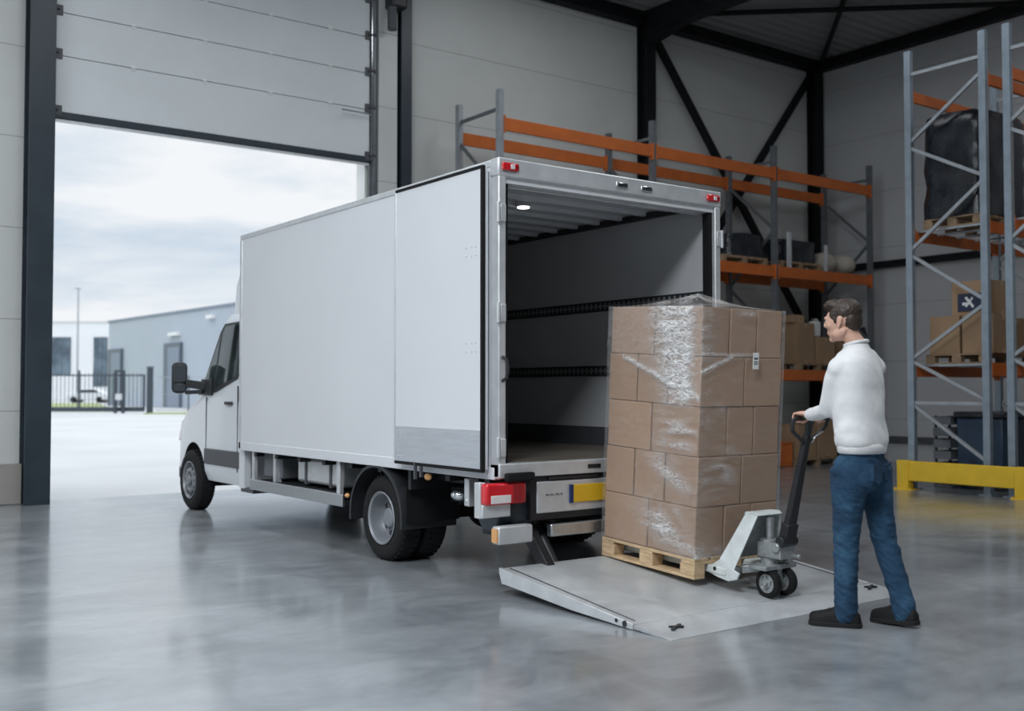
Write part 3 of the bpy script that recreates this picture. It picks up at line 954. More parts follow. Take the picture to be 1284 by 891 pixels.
# rear mudguards and flaps
def mudguard(x0, x1, y, s):
    q = MB(); n_ = 22; o_, i_ = [], []
    A_ = []; B_ = []
    for k in range(n_ + 1):
        t_ = R(-8 + 196 * k / n_)
        cy, cz = math.cos(t_), math.sin(t_)
        def P(rad, x):
            return V(x, y - cy * rad * 1.02, .345 + cz * rad)
        A_.append([P(.395, x0), P(.42, x0), P(.425, x0 + s * .02), P(.415, x1), P(.40, x1), P(.40, x0 + s * .03)])
    q.skin(A_); o = q.build('mudguard', M['black_plastic'], TR)
    MB().box(min(x0, x1) + .02, max(x0, x1), y - .46, y - .445, .34, .62).build('mud_flap', M['rubber'], TR)
mudguard(XL - .005, XL + .50, 7.50, 1); mudguard(XRR + .005, XRR - .50, 7.50, -1)
q = MB(); q.box(XL + .02, XL + .55, 6.98, 7.02, .60, .75); q.box(XL + .25, XRR - .25, 6.6, 8.2, .66, .72); q.build('underbody_plate', M['black_steel'], TR)
MB().ell((XL + .01, 6.72, .715), (.02, .045, .026)).build('side_marker', M['amber_lens'], TR)
MB().ell((XL + .04, 8.05, .47), (.02, .03, .02)).build('side_marker', M['amber_lens'], TR)
# tail: lift frame, lights, plates
q = MB(); q.box(XL + .07, XL + .16, 6.27, 6.33, .53, .73); q.cyl((XL + .064, 6.30, .57), (XL + .09, 6.30, .57), .018); q.build('frame_bracket', M['alu_light'], TR, bevel=.008)
MB().cyl((XL + .05, 6.12, .56), (XL + .33, 6.12, .56), .035).build('lift_fitting', M['chrome'], TR)
MB().ell((XL + .08, 6.42, .60), (.05, .07, .04)).build('air_fitting', M['chrome'], TR)
MB().cyl((XL + .03, 5.98, .52), (XL + .34, 5.98, .52), .13, seg=28).build('lift_tube_cover', M['column_paint'], TR, bevel=.01)
q = MB(); q.box(XL + .1, XRR - .1, 5.98, 6.12, .42, .62); q.box(4.5, 5.0, 6.1, 6.9, .5, .62); q.box(5.5, 6.0, 6.1, 6.9, .5, .62); q.build('lift_beam', M['black_steel'], TR, bevel=.01)
for s, xa in ((1, XL - .125), (-1, XRR + .125)):
    def bx(a, c_, y0, y1, z0, z1):
        u, w_ = xa + s * a, xa + s * c_
        return MB().box(min(u, w_), max(u, w_), y0, y1, z0, z1)
    tl = bx(.0, .335, YB - .03, YB + .05, .590, .735).build('tail_light', M['red_lens'], TR, bevel=.018)
    bx(.035, .20, YB - .036, YB - .028, .600, .655).build('reversing_lens', M['clear_lens'], tl, bevel=.008)
    bx(.215, .315, YB - .036, YB - .028, .603, .720).build('indicator_lens', M['red_dark'], tl, bevel=.008)
    bx(-.012, .035, YB + .03, YB + .10, .50, .74).build('lamp_bracket', M['alu_light'], TR, bevel=.006)
    bx(-.01, .22, YB + .0, YB + .03, .505, .592).build('lamp_bracket', M['alu_light'], TR, bevel=.006)
    ub = bx(.05, .335, YB - .10, YB - .02, .335, .455).build('underrun_bar', M['alu_light'], TR, bevel=.012)
    bx(.040, .056, YB - .09, YB - .03, .35, .44).build('reflector', M['amber_lens'], ub)
    bx(.2, .3, YB - .02, YB + .3, .36, .44).build('bar_bracket', M['black_steel'], ub)
MB().box(4.62, 5.90, YB + .005, YB + .06, .335, .425).build('underrun_bar', M['aluminium'], TR, bevel=.012)
MB().box(4.66, 4.74, YB + .05, YB + .3, .36, .42).build('bar_bracket', M['black_steel'], TR)
MB().box(5.7, 5.78, YB + .05, YB + .3, .36, .42).build('bar_bracket', M['black_steel'], TR)
pb = MB().box(4.50, 6.02, YB + .01, YB + .05, .505, .725).build('plate_panel', M['alu_light'], TR, bevel=.01)
q = MB()
for i, w_ in enumerate((.022, .016, .02, .012, .024, .014, .02)):
    q.box(4.575 + i * .022, 4.575 + i * .022 + w_ * .7, YB + .0055, YB + .011, .624, .634 if i % 2 else .638)
q.build('small_lettering', M['crate_grey'], pb, smooth=False)
npl = MB().box(4.79, 5.32, YB - .004, YB + .012, .565, .690).build('number_plate', M['plate_yellow'], TR, bevel=.006)
MB().box(4.785, 4.812, YB - .0065, YB + .01, .563, .692).build('plate_band', M['plate_blue'], npl)
q = MB(); q.box(4.60, 5.05, YB + .005, YB + .03, .735, .755); q.build('panel_trim', M['black_plastic'], TR)
MB().box(4.45, 6.05, YB + .02, YB + .16, .46, .76).build('rear_crossmember', M['black_steel'], TR)

# tail lift: arms and platform, tip resting on the floor
YP0, YP1, ZP = 5.745, 4.16, .176
def pz_at(y):
    return ZP * (y - YP1) / (YP0 - YP1)
for x in (4.52, 5.99):
    a = MB()
    a.bar((x, 6.05, .50), (x, 5.70, .12), .07, .10); a.cyl((x - .05, 6.05, .50), (x + .05, 6.05, .50), .05); a.cyl((x - .05, 5.70, .12), (x + .05, 5.70, .12), .045)
    ar = a.build('lift_arm', M['black_steel'], TR, bevel=.008)
    a = MB(); a.cyl((x + .12, 6.0, .40), (x + .12, 5.76, .10), .035); a.cyl((x + .12, 5.88, .25), (x + .12, 5.74, .08), .02); a.build('lift_cylinder', M['black_plastic'], ar)
    MB().cyl((x + .12, 5.93, .313), (x + .12, 5.80, .155), .018).build('piston_rod', M['chrome'], ar)
PX0, PX1 = 4.135, 6.345
YS = 4.455     # where the tip section begins
pf = MB().prism([(YP0, ZP), (YS + .004, pz_at(YS + .004)), (YS + .004, pz_at(YS) - .026), (5.0, pz_at(5.0) - .065), (YP0 - .06, ZP - .095), (YP0, ZP - .085)], 'x', PX0 + .022, PX1 - .022).build('lift_platform', M['platform'], TR, bevel=.004)
MB().prism([(YS - .004, pz_at(YS - .004)), (YP1 - .01, .004), (YP1 - .01, .0), (YP1 + .12, .0), (YS - .004, pz_at(YS) - .024)], 'x', PX0, PX1).build('platform_tip', M['platform'], pf, bevel=.002)
for x0 in (PX0, PX1 - .022):
    MB().prism([(YP0 + .01, ZP + .004), (YS + .004, pz_at(YS) + .004), (YS + .004, pz_at(YS) - .03), (5.0, pz_at(5.0) - .07), (YP0 - .06, ZP - .10), (YP0 - .02, ZP - .10), (YP0 + .01, ZP - .03)], 'x', x0, x0 + .022).build('edge_profile', M['alu_light'], pf, bevel=.003)
for x in (PX0 + .06, PX1 - .06):
    MB().bar((x, YP0 - .03, ZP + .001), (x, YS + .05, pz_at(YS + .05) + .001), .006, .006).build('platform_groove', M['dark_grey_plastic'], pf)
for x, y in ((4.32, 4.30), (6.22, 4.36)):
    q = MB(); z = pz_at(y)
    q.bar((x - .06, y - .03, z + .008), (x + .06, y + .03, z + .010), .018, .012); q.bar((x - .03, y + .03, z + .008), (x + .04, y - .02, z + .010), .014, .012); q.build('warning_foot_switch', M['black_plastic'], pf)
q = MB(); q.cyl((PX0 - .004, YS + .07, pz_at(YS) - .006), (PX0 + .01, YS + .07, pz_at(YS) - .006), .018); q.cyl((PX0 - .004, YS + .14, pz_at(YS + .07) - .006), (PX0 + .01, YS + .14, pz_at(YS + .07) - .006), .012); q.build('tip_pivot', M['black_plastic'], pf)

# ------------------------------------------------------------------ the cab
def sec(y, zb, zs_, hw, cw, cz, rz, wx=1.0):
    """half section: sill, flank, belt, cantrail, roof"""
    hb = hw * .965
    h = [(hb, zb), (hw, zb + .10), (hw * 1.004, zb + (zs_ - zb) * .45), (hw, zs_ - .10), (hw * .985, zs_)]
    for t_ in (.33, .66):
        h.append((hw * .985 + (cw - hw * .985) * t_, zs_ + (cz - zs_) * t_))
    h += [(cw, cz), (cw * .94, cz + (rz - cz) * .62), (cw * .72, cz + (rz - cz) * .9), (cw * .36, rz)]
    return [V(XC - x, y, z) for x, z in h] + [V(XC + x, y, z) for x, z in h[::-1]]
CS = [sec(10.40, .36, 1.30, .985, .925, 2.10, 2.235), sec(10.75, .36, 1.31, .99, .925, 2.10, 2.245), sec(11.10, .36, 1.32, .99, .925, 2.10, 2.22),
      sec(11.22, .36, 1.32, .99, .925, 1.99, 2.13), sec(11.4, .36, 1.32, .99, .925, 1.76, 1.94), sec(11.57, .36, 1.31, .985, .925, 1.54, 1.72), sec(11.74, .36, 1.28, .98, .92, 1.38, 1.50), sec(11.88, .36, 1.23, .977, .91, 1.29, 1.34),
      sec(12.02, .36, 1.19, .972, .885, 1.235, 1.275), sec(12.22, .34, 1.11, .962, .87, 1.175, 1.22), sec(12.40, .33, 1.0, .95, .85, 1.08, 1.13), sec(12.52, .33, .88, .925, .82, .95, 1.0), sec(12.60, .34, .72, .88, .76, .78, .82), sec(12.63, .38, .56, .80, .70, .60, .63)]
q = MB(); q.skin(CS)
tmp = q.build('cab_tmp', [M['white_paint'], M['black_plastic']], None)
cuts = []
c = MB(); c.mi = 1
for x0, x1 in ((4.0, 4.72), (5.79, 6.5)):
    c.cyl((x0, 11.93, .36), (x1, 11.93, .36), .405, seg=48)
c.prism([(10.64, 1.50), (10.64, 2.045), (11.08, 2.035), (11.17, 1.95), (11.55, 1.49), (11.64, 1.34), (11.30, 1.37), (10.8, 1.46)], 'x', 4.0, 6.5)
vp_ = [(10.52, 1.29, .935), (10.52, 2.14, .86), (11.08, 2.13, .86), (11.20, 2.05, .86), (11.42, 2.33, .85), (12.3, 1.42, .87), (11.86, 1.30, .90), (11.6, 1.285, .93)]
c.skin([[V(XC - h, y, z) for y, z, h in vp_], [V(XC + h, y, z) for y, z, h in vp_]])
cut = c.build('cut_tmp', [M['white_paint'], M['black_plastic']], None)
md = tmp.modifiers.new('b', 'BOOLEAN'); md.object = cut; md.operation = 'DIFFERENCE'; md.solver = 'EXACT'
dg = bpy.context.evaluated_depsgraph_get()
me = bpy.data.meshes.new_from_object(tmp.evaluated_get(dg), depsgraph=dg)
for o in (tmp, cut):
    d_ = o.data; bpy.data.objects.remove(o); bpy.data.meshes.remove(d_)
me.name = 'cab'; me.transform(W[TR].inverted())
for p in me.polygons:
    p.use_smooth = True
me.set_sharp_from_angle(angle=R(32))
cab = bpy.data.objects.new('cab', me); COL.objects.link(cab); cab.parent = TR; W[cab] = W[TR]

def cab_x(z, y=10.9):
    """left flank of the cab at height z (window zone leans in)"""
    if z <= 1.31:
        return XC - .992
    return XC - (.980 - (z - 1.31) * (.055 / .79))
def side_poly(pts, off, th, name, mat, par, s=1):
    q = MB()
    A_ = [V(cab_x(z) - off, y, z) for y, z in pts]; B_ = [V(cab_x(z) - off + th, y, z) for y, z in pts]
    if s < 0:
        A_ = [V(2 * XC - p.x, p.y, p.z) for p in A_]; B_ = [V(2 * XC - p.x, p.y, p.z) for p in B_]
    q.skin([A_, B_]); return q.build(name, mat, par, smooth=False)
for s in (1, -1):
    wf = side_poly([(10.58, 2.085), (11.12, 2.075), (11.23, 1.99), (11.58, 1.50), (11.73, 1.30), (11.24, 1.335), (10.66, 1.475), (10.62, 1.56)], .006, .02, 'window_frame', M['black_plastic'], cab, s)
    side_poly([(10.61, 2.06), (11.08, 2.045), (11.15, 1.97), (11.28, 1.38), (10.78, 1.48), (10.66, 1.54)], .012, .006, 'side_window', M['cab_glass'], wf, s)
    side_poly([(11.20, 1.96), (11.55, 1.50), (11.63, 1.335), (11.32, 1.365)], .012, .006, 'quarter_window', M['cab_glass'], wf, s)
    X = lambda d: (XC - .992 - d) if s > 0 else (XC + .992 + d)
    q = MB(); q.box(min(X(.018), X(-.02)), max(X(.018), X(-.02)), 10.44, 11.52, .545, .715); q.build('side_moulding', M['dark_grey_plastic'], cab, bevel=.008)
    q = MB(); q.box(min(X(.004), X(-.01)), max(X(.004), X(-.01)), 10.595, 10.603, .50, 1.40); q.box(min(X(.004), X(-.01)), max(X(.004), X(-.01)), 11.50, 11.507, .72, 1.28); q.build('door_gap', M['black_plastic'], cab, smooth=False)
    q = MB(); q.box(min(X(.035), X(.0)), max(X(.035), X(.0)), 10.72, 10.90, 1.20, 1.235); q.build('door_handle', M['black_plastic'], cab, bevel=.012)
    # wing mirror
    q = MB(); xo = X(.0)
    q.bar((xo, 11.52, 1.40), (xo - s * .14, 11.72, 1.43), .06, .09); q.box(min(X(.02), X(-.03)), max(X(.02), X(-.03)), 11.33, 11.62, 1.30, 1.48); q.bar((xo - s * .02, 11.55, 1.34), (xo - s * .15, 11.74, 1.33), .045, .045); q.build('mirror_arm', M['black_plastic'], cab, bevel=.01)
    mh = MB(); mh.T = Matrix.Translation((xo - s * .20, 11.80, 1.50)) @ Matrix.Rotation(R(-14 * s), 4, 'Z')
    mh.box(-.085, .085, -.05, .06, -.18, .17); mm = mh.build('mirror_housing', M['black_plastic'], cab, bevel=.05)
    q = MB(); q.T = Matrix.Translation((xo - s * .20, 11.80, 1.50)) @ Matrix.Rotation(R(-14 * s), 4, 'Z'); q.box(-.065, .065, -.058, -.049, -.05, .14); q.box(-.062, .062, -.058, -.049, -.155, -.075); q.build('mirror_glass', M['car_glass'], mm, bevel=.01)
    q = MB(); q.prism([(12.28, .80), (12.54, .76), (12.42, 1.0), (12.20, 1.04)], 'x', min(XC - s * .945, XC - s * .70), max(XC - s * .945, XC - s * .70)); q.build('headlight', M['clear_lens'], cab, bevel=.01)
# windscreen, bumper, step, fairing
ws = MB(); n_ = 9
rows = []
for y, cw, cz, rz in ((11.21, .925, 2.0, 2.14), (11.4, .925, 1.76, 1.94), (11.57, .925, 1.54, 1.72), (11.74, .92, 1.38, 1.50), (11.84, .915, 1.315, 1.39)):
    rows.append([V(XC + x, y + .012, z + .012) for x, z in [(-cw * .93, cz + (rz - cz) * .62), (-cw * .72, cz + (rz - cz) * .9), (-cw * .36, rz), (cw * .36, rz), (cw * .72, cz + (rz - cz) * .9), (cw * .93, cz + (rz - cz) * .62)]])
ws.skin(rows, cap=False, closed=False); o = ws.build('windscreen', M['cab_glass'], cab)
o.modifiers.new('s', 'SOLIDIFY').thickness = .006
for x in (XC - .45, XC + .45):
    q = MB(); q.box(x - .22, x + .22, 10.56, 10.66, 1.29, 1.52); q.box(x - .10, x + .10, 10.56, 10.63, 1.52, 1.70); q.build('seat_back', M['black_plastic'], cab, bevel=.03)
q = MB(); q.tube([V(XC - .45 + .17 * math.cos(a), 11.30 + .06 * math.sin(a), 1.42 + .15 * math.sin(a)) for a in [2 * math.pi * k / 20 for k in range(20)]], .014, 8, closed=True); q.bar((XC - .45, 11.30, 1.42), (XC - .45, 11.42, 1.30), .05, .05); q.build('steering_wheel', M['black_plastic'], cab)
q = MB(); q.box(XC - .93, XC + .93, 12.36, 12.58, .30, .48); q.build('front_bumper', M['dark_grey_plastic'], cab, bevel=.04)
q = MB(); q.box(XC - .45, XC + .45, 12.57, 12.64, .62, .74); q.build('grille', M['black_plastic'], cab, bevel=.02)
for x in (XL + .05, XRR - .12):
    MB().box(x, x + .07, 10.30, 10.44, .36, 2.1).build('cab_rear_trim', M['white_paint'], cab)
q = MB(); q.box(XL + .06, XL + .30, 10.10, 10.42, .32, .37); q.build('cab_step', M['dark_grey_plastic'], cab, bevel=.01)
fr = [(10.40, 2.90, .86), (10.62, 2.88, .86), (10.85, 2.77, .86), (11.0, 2.56, .86), (11.07, 2.36, .85), (11.06, 2.22, .83)]
q = MB(); rows = []
for y, z, hw in fr:
    rows.append([V(XC - hw - .02, y - .06, 2.10), V(XC - hw - .01, y - .05, z - .08), V(XC - hw * .9, y, z - .02), V(XC - hw * .45, y + .05, z), V(XC + hw * .45, y + .05, z), V(XC + hw * .9, y, z - .02), V(XC + hw + .01, y - .05, z - .08), V(XC + hw + .02, y - .06, 2.10)])
q.skin(rows); q.build('roof_fairing', M['white_paint'], TR)


# ------------------------------------------------------------------ pallet, cartons, film (standing on the jack's forks on the lift)
TILT = R(3.2)
LO = V(5.045, 4.86, .130)
LM = Matrix.Translation(LO) @ Matrix.Rotation(TILT, 4, 'X')
LU, LV, PH = .805, .905, .133

def pallet(name, label, loc, lu, lv, h, mat, rot=None, group=None, full=True, M0=None):
    t = thing(name, label, 'pallet', loc, group, rot)
    M0 = W[t]
    b1, b2 = .020, h - .020 * 3
    def part(nm, boxes, bev=.003):
        for bx in boxes:
            q = MB(); q.T = M0; q.box(*bx); q.build(nm, mat, t, bevel=bev)
    n_ = 5; w_ = lu * .82 / n_; gap = (lu - w_ * n_) / (n_ - 1)
    bxs = [(i * (w_ + gap), i * (w_ + gap) + w_, 0, lv, h - .02, h) for i in range(n_)]
    part('deck_board', bxs)
    part('stringer_board', [(0, lu, y, y + .12, h - .04, h - .02) for y in (0, (lv - .12) / 2, lv - .12)])
    part('block', [(x, x + .10, y, y + .13, b1, h - .04) for x in (0, (lu - .10) / 2, lu - .10) for y in (0, (lv - .13) / 2, lv - .13)], .004)
    part('bottom_board', [(x, x + .10, 0, lv, 0, b1) for x in (0, (lu - .10) / 2, lu - .10)])
    return t
PAL = pallet('wooden_pallet', 'pale wooden pallet under the film-wrapped cartons on the tail lift', tuple(LO), LU, LV, PH, M['wood'], rot=(TILT, 0, 0))

def carton_shape(q, u0, u1, v0, v1, z0, z1):
    """a taped box: bulging walls, flaps meeting on the top"""
    g = .003
    q.box(u0 + g, u1 - g, v0 + g, v1 - g, z0, z1 - .002)

def carton(label, Mw, u0, u1, v0, v1, z0, z1, mat='card', group=None, tape=True, cat='carton'):
    c = Mw @ V((u0 + u1) / 2, (v0 + v1) / 2, z0)
    t = bpy.data.objects.new('carton', None); COL.objects.link(t); t.empty_display_size = .1
    t.matrix_world = Matrix.Translation(c) @ Mw.to_3x3().to_4x4(); t.location = c; t.rotation_euler = Mw.to_euler()
    W[t] = Matrix.Translation(c) @ Mw.to_euler().to_matrix().to_4x4()
    tag(t, label, cat, group)
    q = MB(); q.T = Mw; carton_shape(q, u0, u1, v0, v1, z0, z1)
    q.build('box_body', M[mat], t, bevel=.006)
    # flaps folded shut on top, and a strip of tape over the joint and down the ends
    q = MB(); q.T = Mw
    um, g = (u0 + u1) / 2, .006
    q.box(u0 + g, um - .0015, v0 + g, v1 - g, z1 - .003, z1); q.box(um + .0015, u1 - g, v0 + g, v1 - g, z1 - .003, z1)
    q.build('top_flaps', M[mat], t, smooth=False)
    if tape:
        q = MB(); q.T = Mw
        q.box(um - .024, um + .024, v0 + .001, v1 - .001, z1 - .001, z1 + .0008); q.box(um - .024, um + .024, v0 + .0015, v0 + .0035, z1 - .07, z1); q.box(um - .024, um + .024, v0 + .0015, v0 + .0035, z0, z0 + .06)
        q.build('packing_tape', M['tape'], t, smooth=False)
    return t
LH = .3275
names = ['bottom', 'second', 'middle', 'fourth', 'top']
for k in range(5):
    z0 = PH + .004 + k * LH; z1 = z0 + LH - .0025
    wide = k % 2 == 0           # three across the front
    ins = .005 if k == 4 else (.004 if k == 2 else 0)
    if wide:
        us = [ins, LU * .342, LU * .672, LU + .002 - ins]; vs = [.004 + ins, LV * .5, LV - .006 - ins]
    else:
        us = [.002, LU * .53, LU]; vs = [.002, LV * .34, LV * .67, LV - .004]
    nu, nv = len(us) - 1, len(vs) - 1
    for i in range(nu):
        for j in range(nv):
            if i > 0 and j > 0:
                continue         # buried in the load, nothing of it shows
            if nu == 3:
                pos = {(0, 0): 'near corner', (1, 0): 'middle of the jack side', (2, 0): 'far end of the jack side', (0, 1): 'far end of the van side'}[(i, j)]
            else:
                pos = {(0, 0): 'near corner', (1, 0): 'far end of the jack side', (0, 1): 'middle of the van side', (0, 2): 'far end of the van side'}[(i, j)]
            e = .0022
            dz = rnd.uniform(-.001, .001)
            sh = .002 if (k == 4 and i == nu - 1) else 0
            carton(f'carton in the {names[k]} layer of the wrapped load, {pos}', LM, us[i] + e + rnd.uniform(0, .003), us[i + 1] - e - sh, vs[j] + e + rnd.uniform(0, .004), vs[j + 1] - e, z0, z1, 'card', 'cartons in the wrapped load', tape=False)
# delivery label on the film
# stretch film
FT = thing('stretch_film', 'clear wrinkled stretch film wound round the carton load', 'plastic film', tuple(LO), rot=(TILT, 0, 0))
def bunch_glare_left(v, k):
    """gathered film plus painted glare on the van side: v from the near corner, k in carton layers"""
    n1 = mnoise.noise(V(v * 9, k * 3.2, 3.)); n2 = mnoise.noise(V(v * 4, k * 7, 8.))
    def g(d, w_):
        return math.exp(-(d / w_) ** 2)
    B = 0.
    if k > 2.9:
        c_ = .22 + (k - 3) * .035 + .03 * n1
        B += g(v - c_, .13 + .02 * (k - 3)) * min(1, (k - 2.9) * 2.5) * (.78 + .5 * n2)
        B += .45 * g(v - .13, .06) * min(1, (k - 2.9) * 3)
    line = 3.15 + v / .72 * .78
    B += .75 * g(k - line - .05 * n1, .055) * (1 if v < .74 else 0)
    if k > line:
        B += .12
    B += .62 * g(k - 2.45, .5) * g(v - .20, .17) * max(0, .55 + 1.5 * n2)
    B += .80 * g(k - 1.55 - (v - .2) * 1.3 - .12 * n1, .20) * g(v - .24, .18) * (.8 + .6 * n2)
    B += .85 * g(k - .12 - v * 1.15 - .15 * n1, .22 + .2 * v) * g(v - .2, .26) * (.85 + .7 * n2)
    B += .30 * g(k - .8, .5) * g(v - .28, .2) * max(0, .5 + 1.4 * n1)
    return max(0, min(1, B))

def bunch_glare_front(u, k):  # gathered film on the jack side, with glare streaks painted in
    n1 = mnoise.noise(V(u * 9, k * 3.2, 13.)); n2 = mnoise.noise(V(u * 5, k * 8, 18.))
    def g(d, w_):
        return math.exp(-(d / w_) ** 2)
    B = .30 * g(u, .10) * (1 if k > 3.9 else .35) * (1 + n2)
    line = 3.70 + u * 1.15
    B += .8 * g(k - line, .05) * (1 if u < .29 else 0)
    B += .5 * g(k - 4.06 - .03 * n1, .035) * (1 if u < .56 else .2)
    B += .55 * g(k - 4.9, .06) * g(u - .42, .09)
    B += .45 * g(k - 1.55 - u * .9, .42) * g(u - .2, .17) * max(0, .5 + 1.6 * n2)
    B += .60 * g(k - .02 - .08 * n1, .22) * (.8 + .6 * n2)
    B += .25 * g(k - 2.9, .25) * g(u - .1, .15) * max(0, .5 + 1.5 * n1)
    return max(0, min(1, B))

def film_wall():
    q = MB(); q.T = LM
    per = []
    step = .0095
    def side(p0, p1, nrm_, kind):
        L = (Vector(p1) - Vector(p0)).length; n_ = int(L / step)
        for i in range(n_):
            per.append((Vector(p0).lerp(Vector(p1), i / n_), Vector(nrm_), kind))
    o = .004
    side((-o, LV + o), (-o, -o), (-1, 0), 'L'); side((-o, -o), (LU + o, -o), (0, -1), 'F'); side((LU + o, -o), (LU + o, LV + o), (1, 0), 'R'); side((LU + o, LV + o), (-o, LV + o), (0, 1), 'B')
    rows = []; att = []
    z0, z1 = PH + .002, PH + 5 * LH + .004
    nz_ = 170
    for k in range(nz_ + 1):
        z = z0 + (z1 - z0) * k / nz_; row = []; kk = (z - PH) / LH
        for i, (p, nn, kind) in enumerate(per):
            s_ = i * step
            B = bunch_glare_left(p.y, kk) if kind == 'L' else (bunch_glare_front(p.x, kk) if kind == 'F' else .1)
            w1 = mnoise.noise(V(s_ * 3.1, z * 9 + s_ * 2.2, 1.3)); w2 = mnoise.noise(V(s_ * 9, z * 26 - s_ * 6, 7.1))
            w3 = mnoise.noise(V(s_ * 17 + z * 9, z * 44 - s_ * 5, 5.))
            d = .002 + .004 * max(0, w1) + .003 * max(0, w2) + B * (.006 + .012 * abs(w3) + .008 * max(0, w2))
            if kind in 'RB':
                d = .002 + .003 * max(0, w1)
            row.append(Vector((p.x + nn.x * d, p.y + nn.y * d, z))); att.append(B)
        rows.append(row)
    q.skin(rows, cap=False)
    return q, att
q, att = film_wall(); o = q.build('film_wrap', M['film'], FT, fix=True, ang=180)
at_ = o.data.attributes.new('bunch_glare', 'FLOAT', 'POINT'); at_.data.foreach_set('value', att)
# loose film gathered into a tent over the top
q = MB(); q.T = LM; zt = PH + 5 * LH + .004
n_ = 48; rows = []
for k in range(13):
    t_ = k / 12; row = []
    for i in range(n_):
        a = 2 * math.pi * i / n_
        c_, s_ = math.cos(a), math.sin(a); m_ = max(abs(c_), abs(s_))
        u = LU / 2 + c_ / m_ * (LU / 2 + .006) * (1 - t_); v = LV / 2 + s_ / m_ * (LV / 2 + .006) * (1 - t_)
        u = u * 1 + t_ * (.26 - LU / 2) * .9; v = v + t_ * (.30 - LV / 2) * .9
        h = .085 * t_ ** 1.6 + (.010 + .018 * t_) * (mnoise.noise(V(c_ * 3, s_ * 3, t_ * 2 + 4))) * (0 if k == 0 else 1)
        row.append(V(u, v, zt + max(.002, h)))
    rows.append(row)
q.skin(rows, cap=False); o = q.build('film_top', M['film'], FT, ang=180)
at_ = o.data.attributes.new('bunch_glare', 'FLOAT', 'POINT'); at_.data.foreach_set('value', [max(0, min(1, .12 + .5 * mnoise.noise(v.co * 9))) for v in o.data.vertices])
zz_ = lambda k: PH + k * LH
t = thing('shipping_label', 'small white shipping label on the film over the jack side of the load', 'label', tuple(LM @ V(.49, -.03, zz_(4.0))), rot=(TILT, 0, 0))
q = MB(); q.T = LM; q.box(.462, .518, -.030, -.027, zz_(3.78), zz_(4.12)); q.build('label_sheet', M['label_white'], t)
q = MB(); q.T = LM
for zk, hk in ((3.98, .012), (3.92, .006), (3.88, .006)):
    q.box(.47, .508, -.0315, -.0298, zz_(zk), zz_(zk) + hk)
q.build('print_lines', M['dark_grey_plastic'], t, smooth=False)

# ------------------------------------------------------------------ pallet jack
JX = 5.425
JW = 4.50          # steer wheels
gz = pz_at(JW)
JK = thing('pallet_jack', 'pale grey hand pallet jack with a black drawbar under the loaded pallet', 'pallet jack', (JX, JW, gz))
for s in (-1, 1):
    q = MB(); q.T = LM
    uc = (JX - LO.x) + s * .175
    q.prism([(uc - .075, .040), (uc + .075, .040), (uc + .075, .088), (uc + .06, .0905), (uc - .06, .0905), (uc - .075, .088)], 'y', -.15, .86); fk = q.build('fork', M['jack_white'], JK, bevel=.006)
    q = MB(); q.T = LM; q.cyl((uc - .035, .72, .060), (uc + .035, .72, .060), .034, seg=20); q.build('load_roller', M['rubber'], fk)
    # raked side plate from the fork heel up to the narrower head
    x = JX + s * .235; xt = JX + s * .115
    q = MB(); q.prism([(4.94, .190), (4.78, .145), (4.69, .130), (4.62, .150), (4.60, .190), (4.66, .215), (4.745, .275), (4.84, .218), (4.94, .214)], 'x', x - .009, x + .009); q.build('heel_bracket', M['jack_white'], JK, bevel=.005)
    q = MB(); th = V(-s * .016, .004, .004)
    P_ = [V(x + s * .009, 4.765, .265), V(x + s * .009, 4.665, .165), V(xt, 4.555, .548), V(xt, 4.575, .572), V(xt, 4.645, .570)]
    q.skin([P_, [p + th for p in P_]]); q.build('side_plate', M['jack_white'], JK, bevel=.004)
    q = MB(); q.cyl((x - s * .02, 4.80, .20), (x + s * .016, 4.80, .20), .014); q.build('plate_bolt', M['black_steel'], JK)
q = MB(); q.prism([(4.545, .553), (4.57, .575), (4.65, .573), (4.665, .555), (4.64, .556), (4.575, .556)], 'x', JX - .12, JX + .12); q.build('head_plate', M['jack_white'], JK, bevel=.004)
q = MB(); P_ = [V(JX - .22, 4.775, .255), V(JX + .22, 4.775, .255), V(JX + .11, 4.65, .56), V(JX - .11, 4.65, .56)]; q.skin([P_, [p + V(0, .008, .004) for p in P_]]); q.build('heel_plate', M['jack_grey'], JK)
q = MB(); q.cyl((JX, 4.55, .245), (JX, 4.55, .40), .062, seg=24); q.cyl((JX, 4.55, .40), (JX, 4.55, .535), .024, seg=16); q.cyl((JX, 4.55, .22), (JX, 4.55, .25), .10, seg=24); q.build('lift_cylinder', M['jack_grey'], JK)
q = MB(); q.box(JX - .07, JX + .07, 4.41, 4.60, .285, .385); q.cyl((JX - .09, 4.44, .36), (JX + .09, 4.44, .36), .032); q.box(JX + .05, JX + .10, 4.44, 4.52, .26, .36); q.cyl((JX + .06, 4.43, .30), (JX + .06, 4.36, .30), .016); q.build('pump_block', M['jack_grey'], JK, bevel=.008)
q = MB(); q.bar((JX - .15, 4.66, .205), (JX - .03, 4.54, .225), .045, .05); q.bar((JX + .15, 4.66, .205), (JX + .03, 4.54, .225), .045, .05); q.box(JX - .15, JX + .15, 4.46, 4.60, .215, .245); q.build('steer_bracket', M['jack_grey'], JK, bevel=.006)
q = MB(); q.box(JX - .022, JX + .022, JW - .03, JW + .03, gz + .08, .235); q.cyl((JX - .125, JW, gz + .092), (JX + .125, JW, gz + .092), .016); q.build('wheel_yoke', M['jack_grey'], JK, bevel=.004)
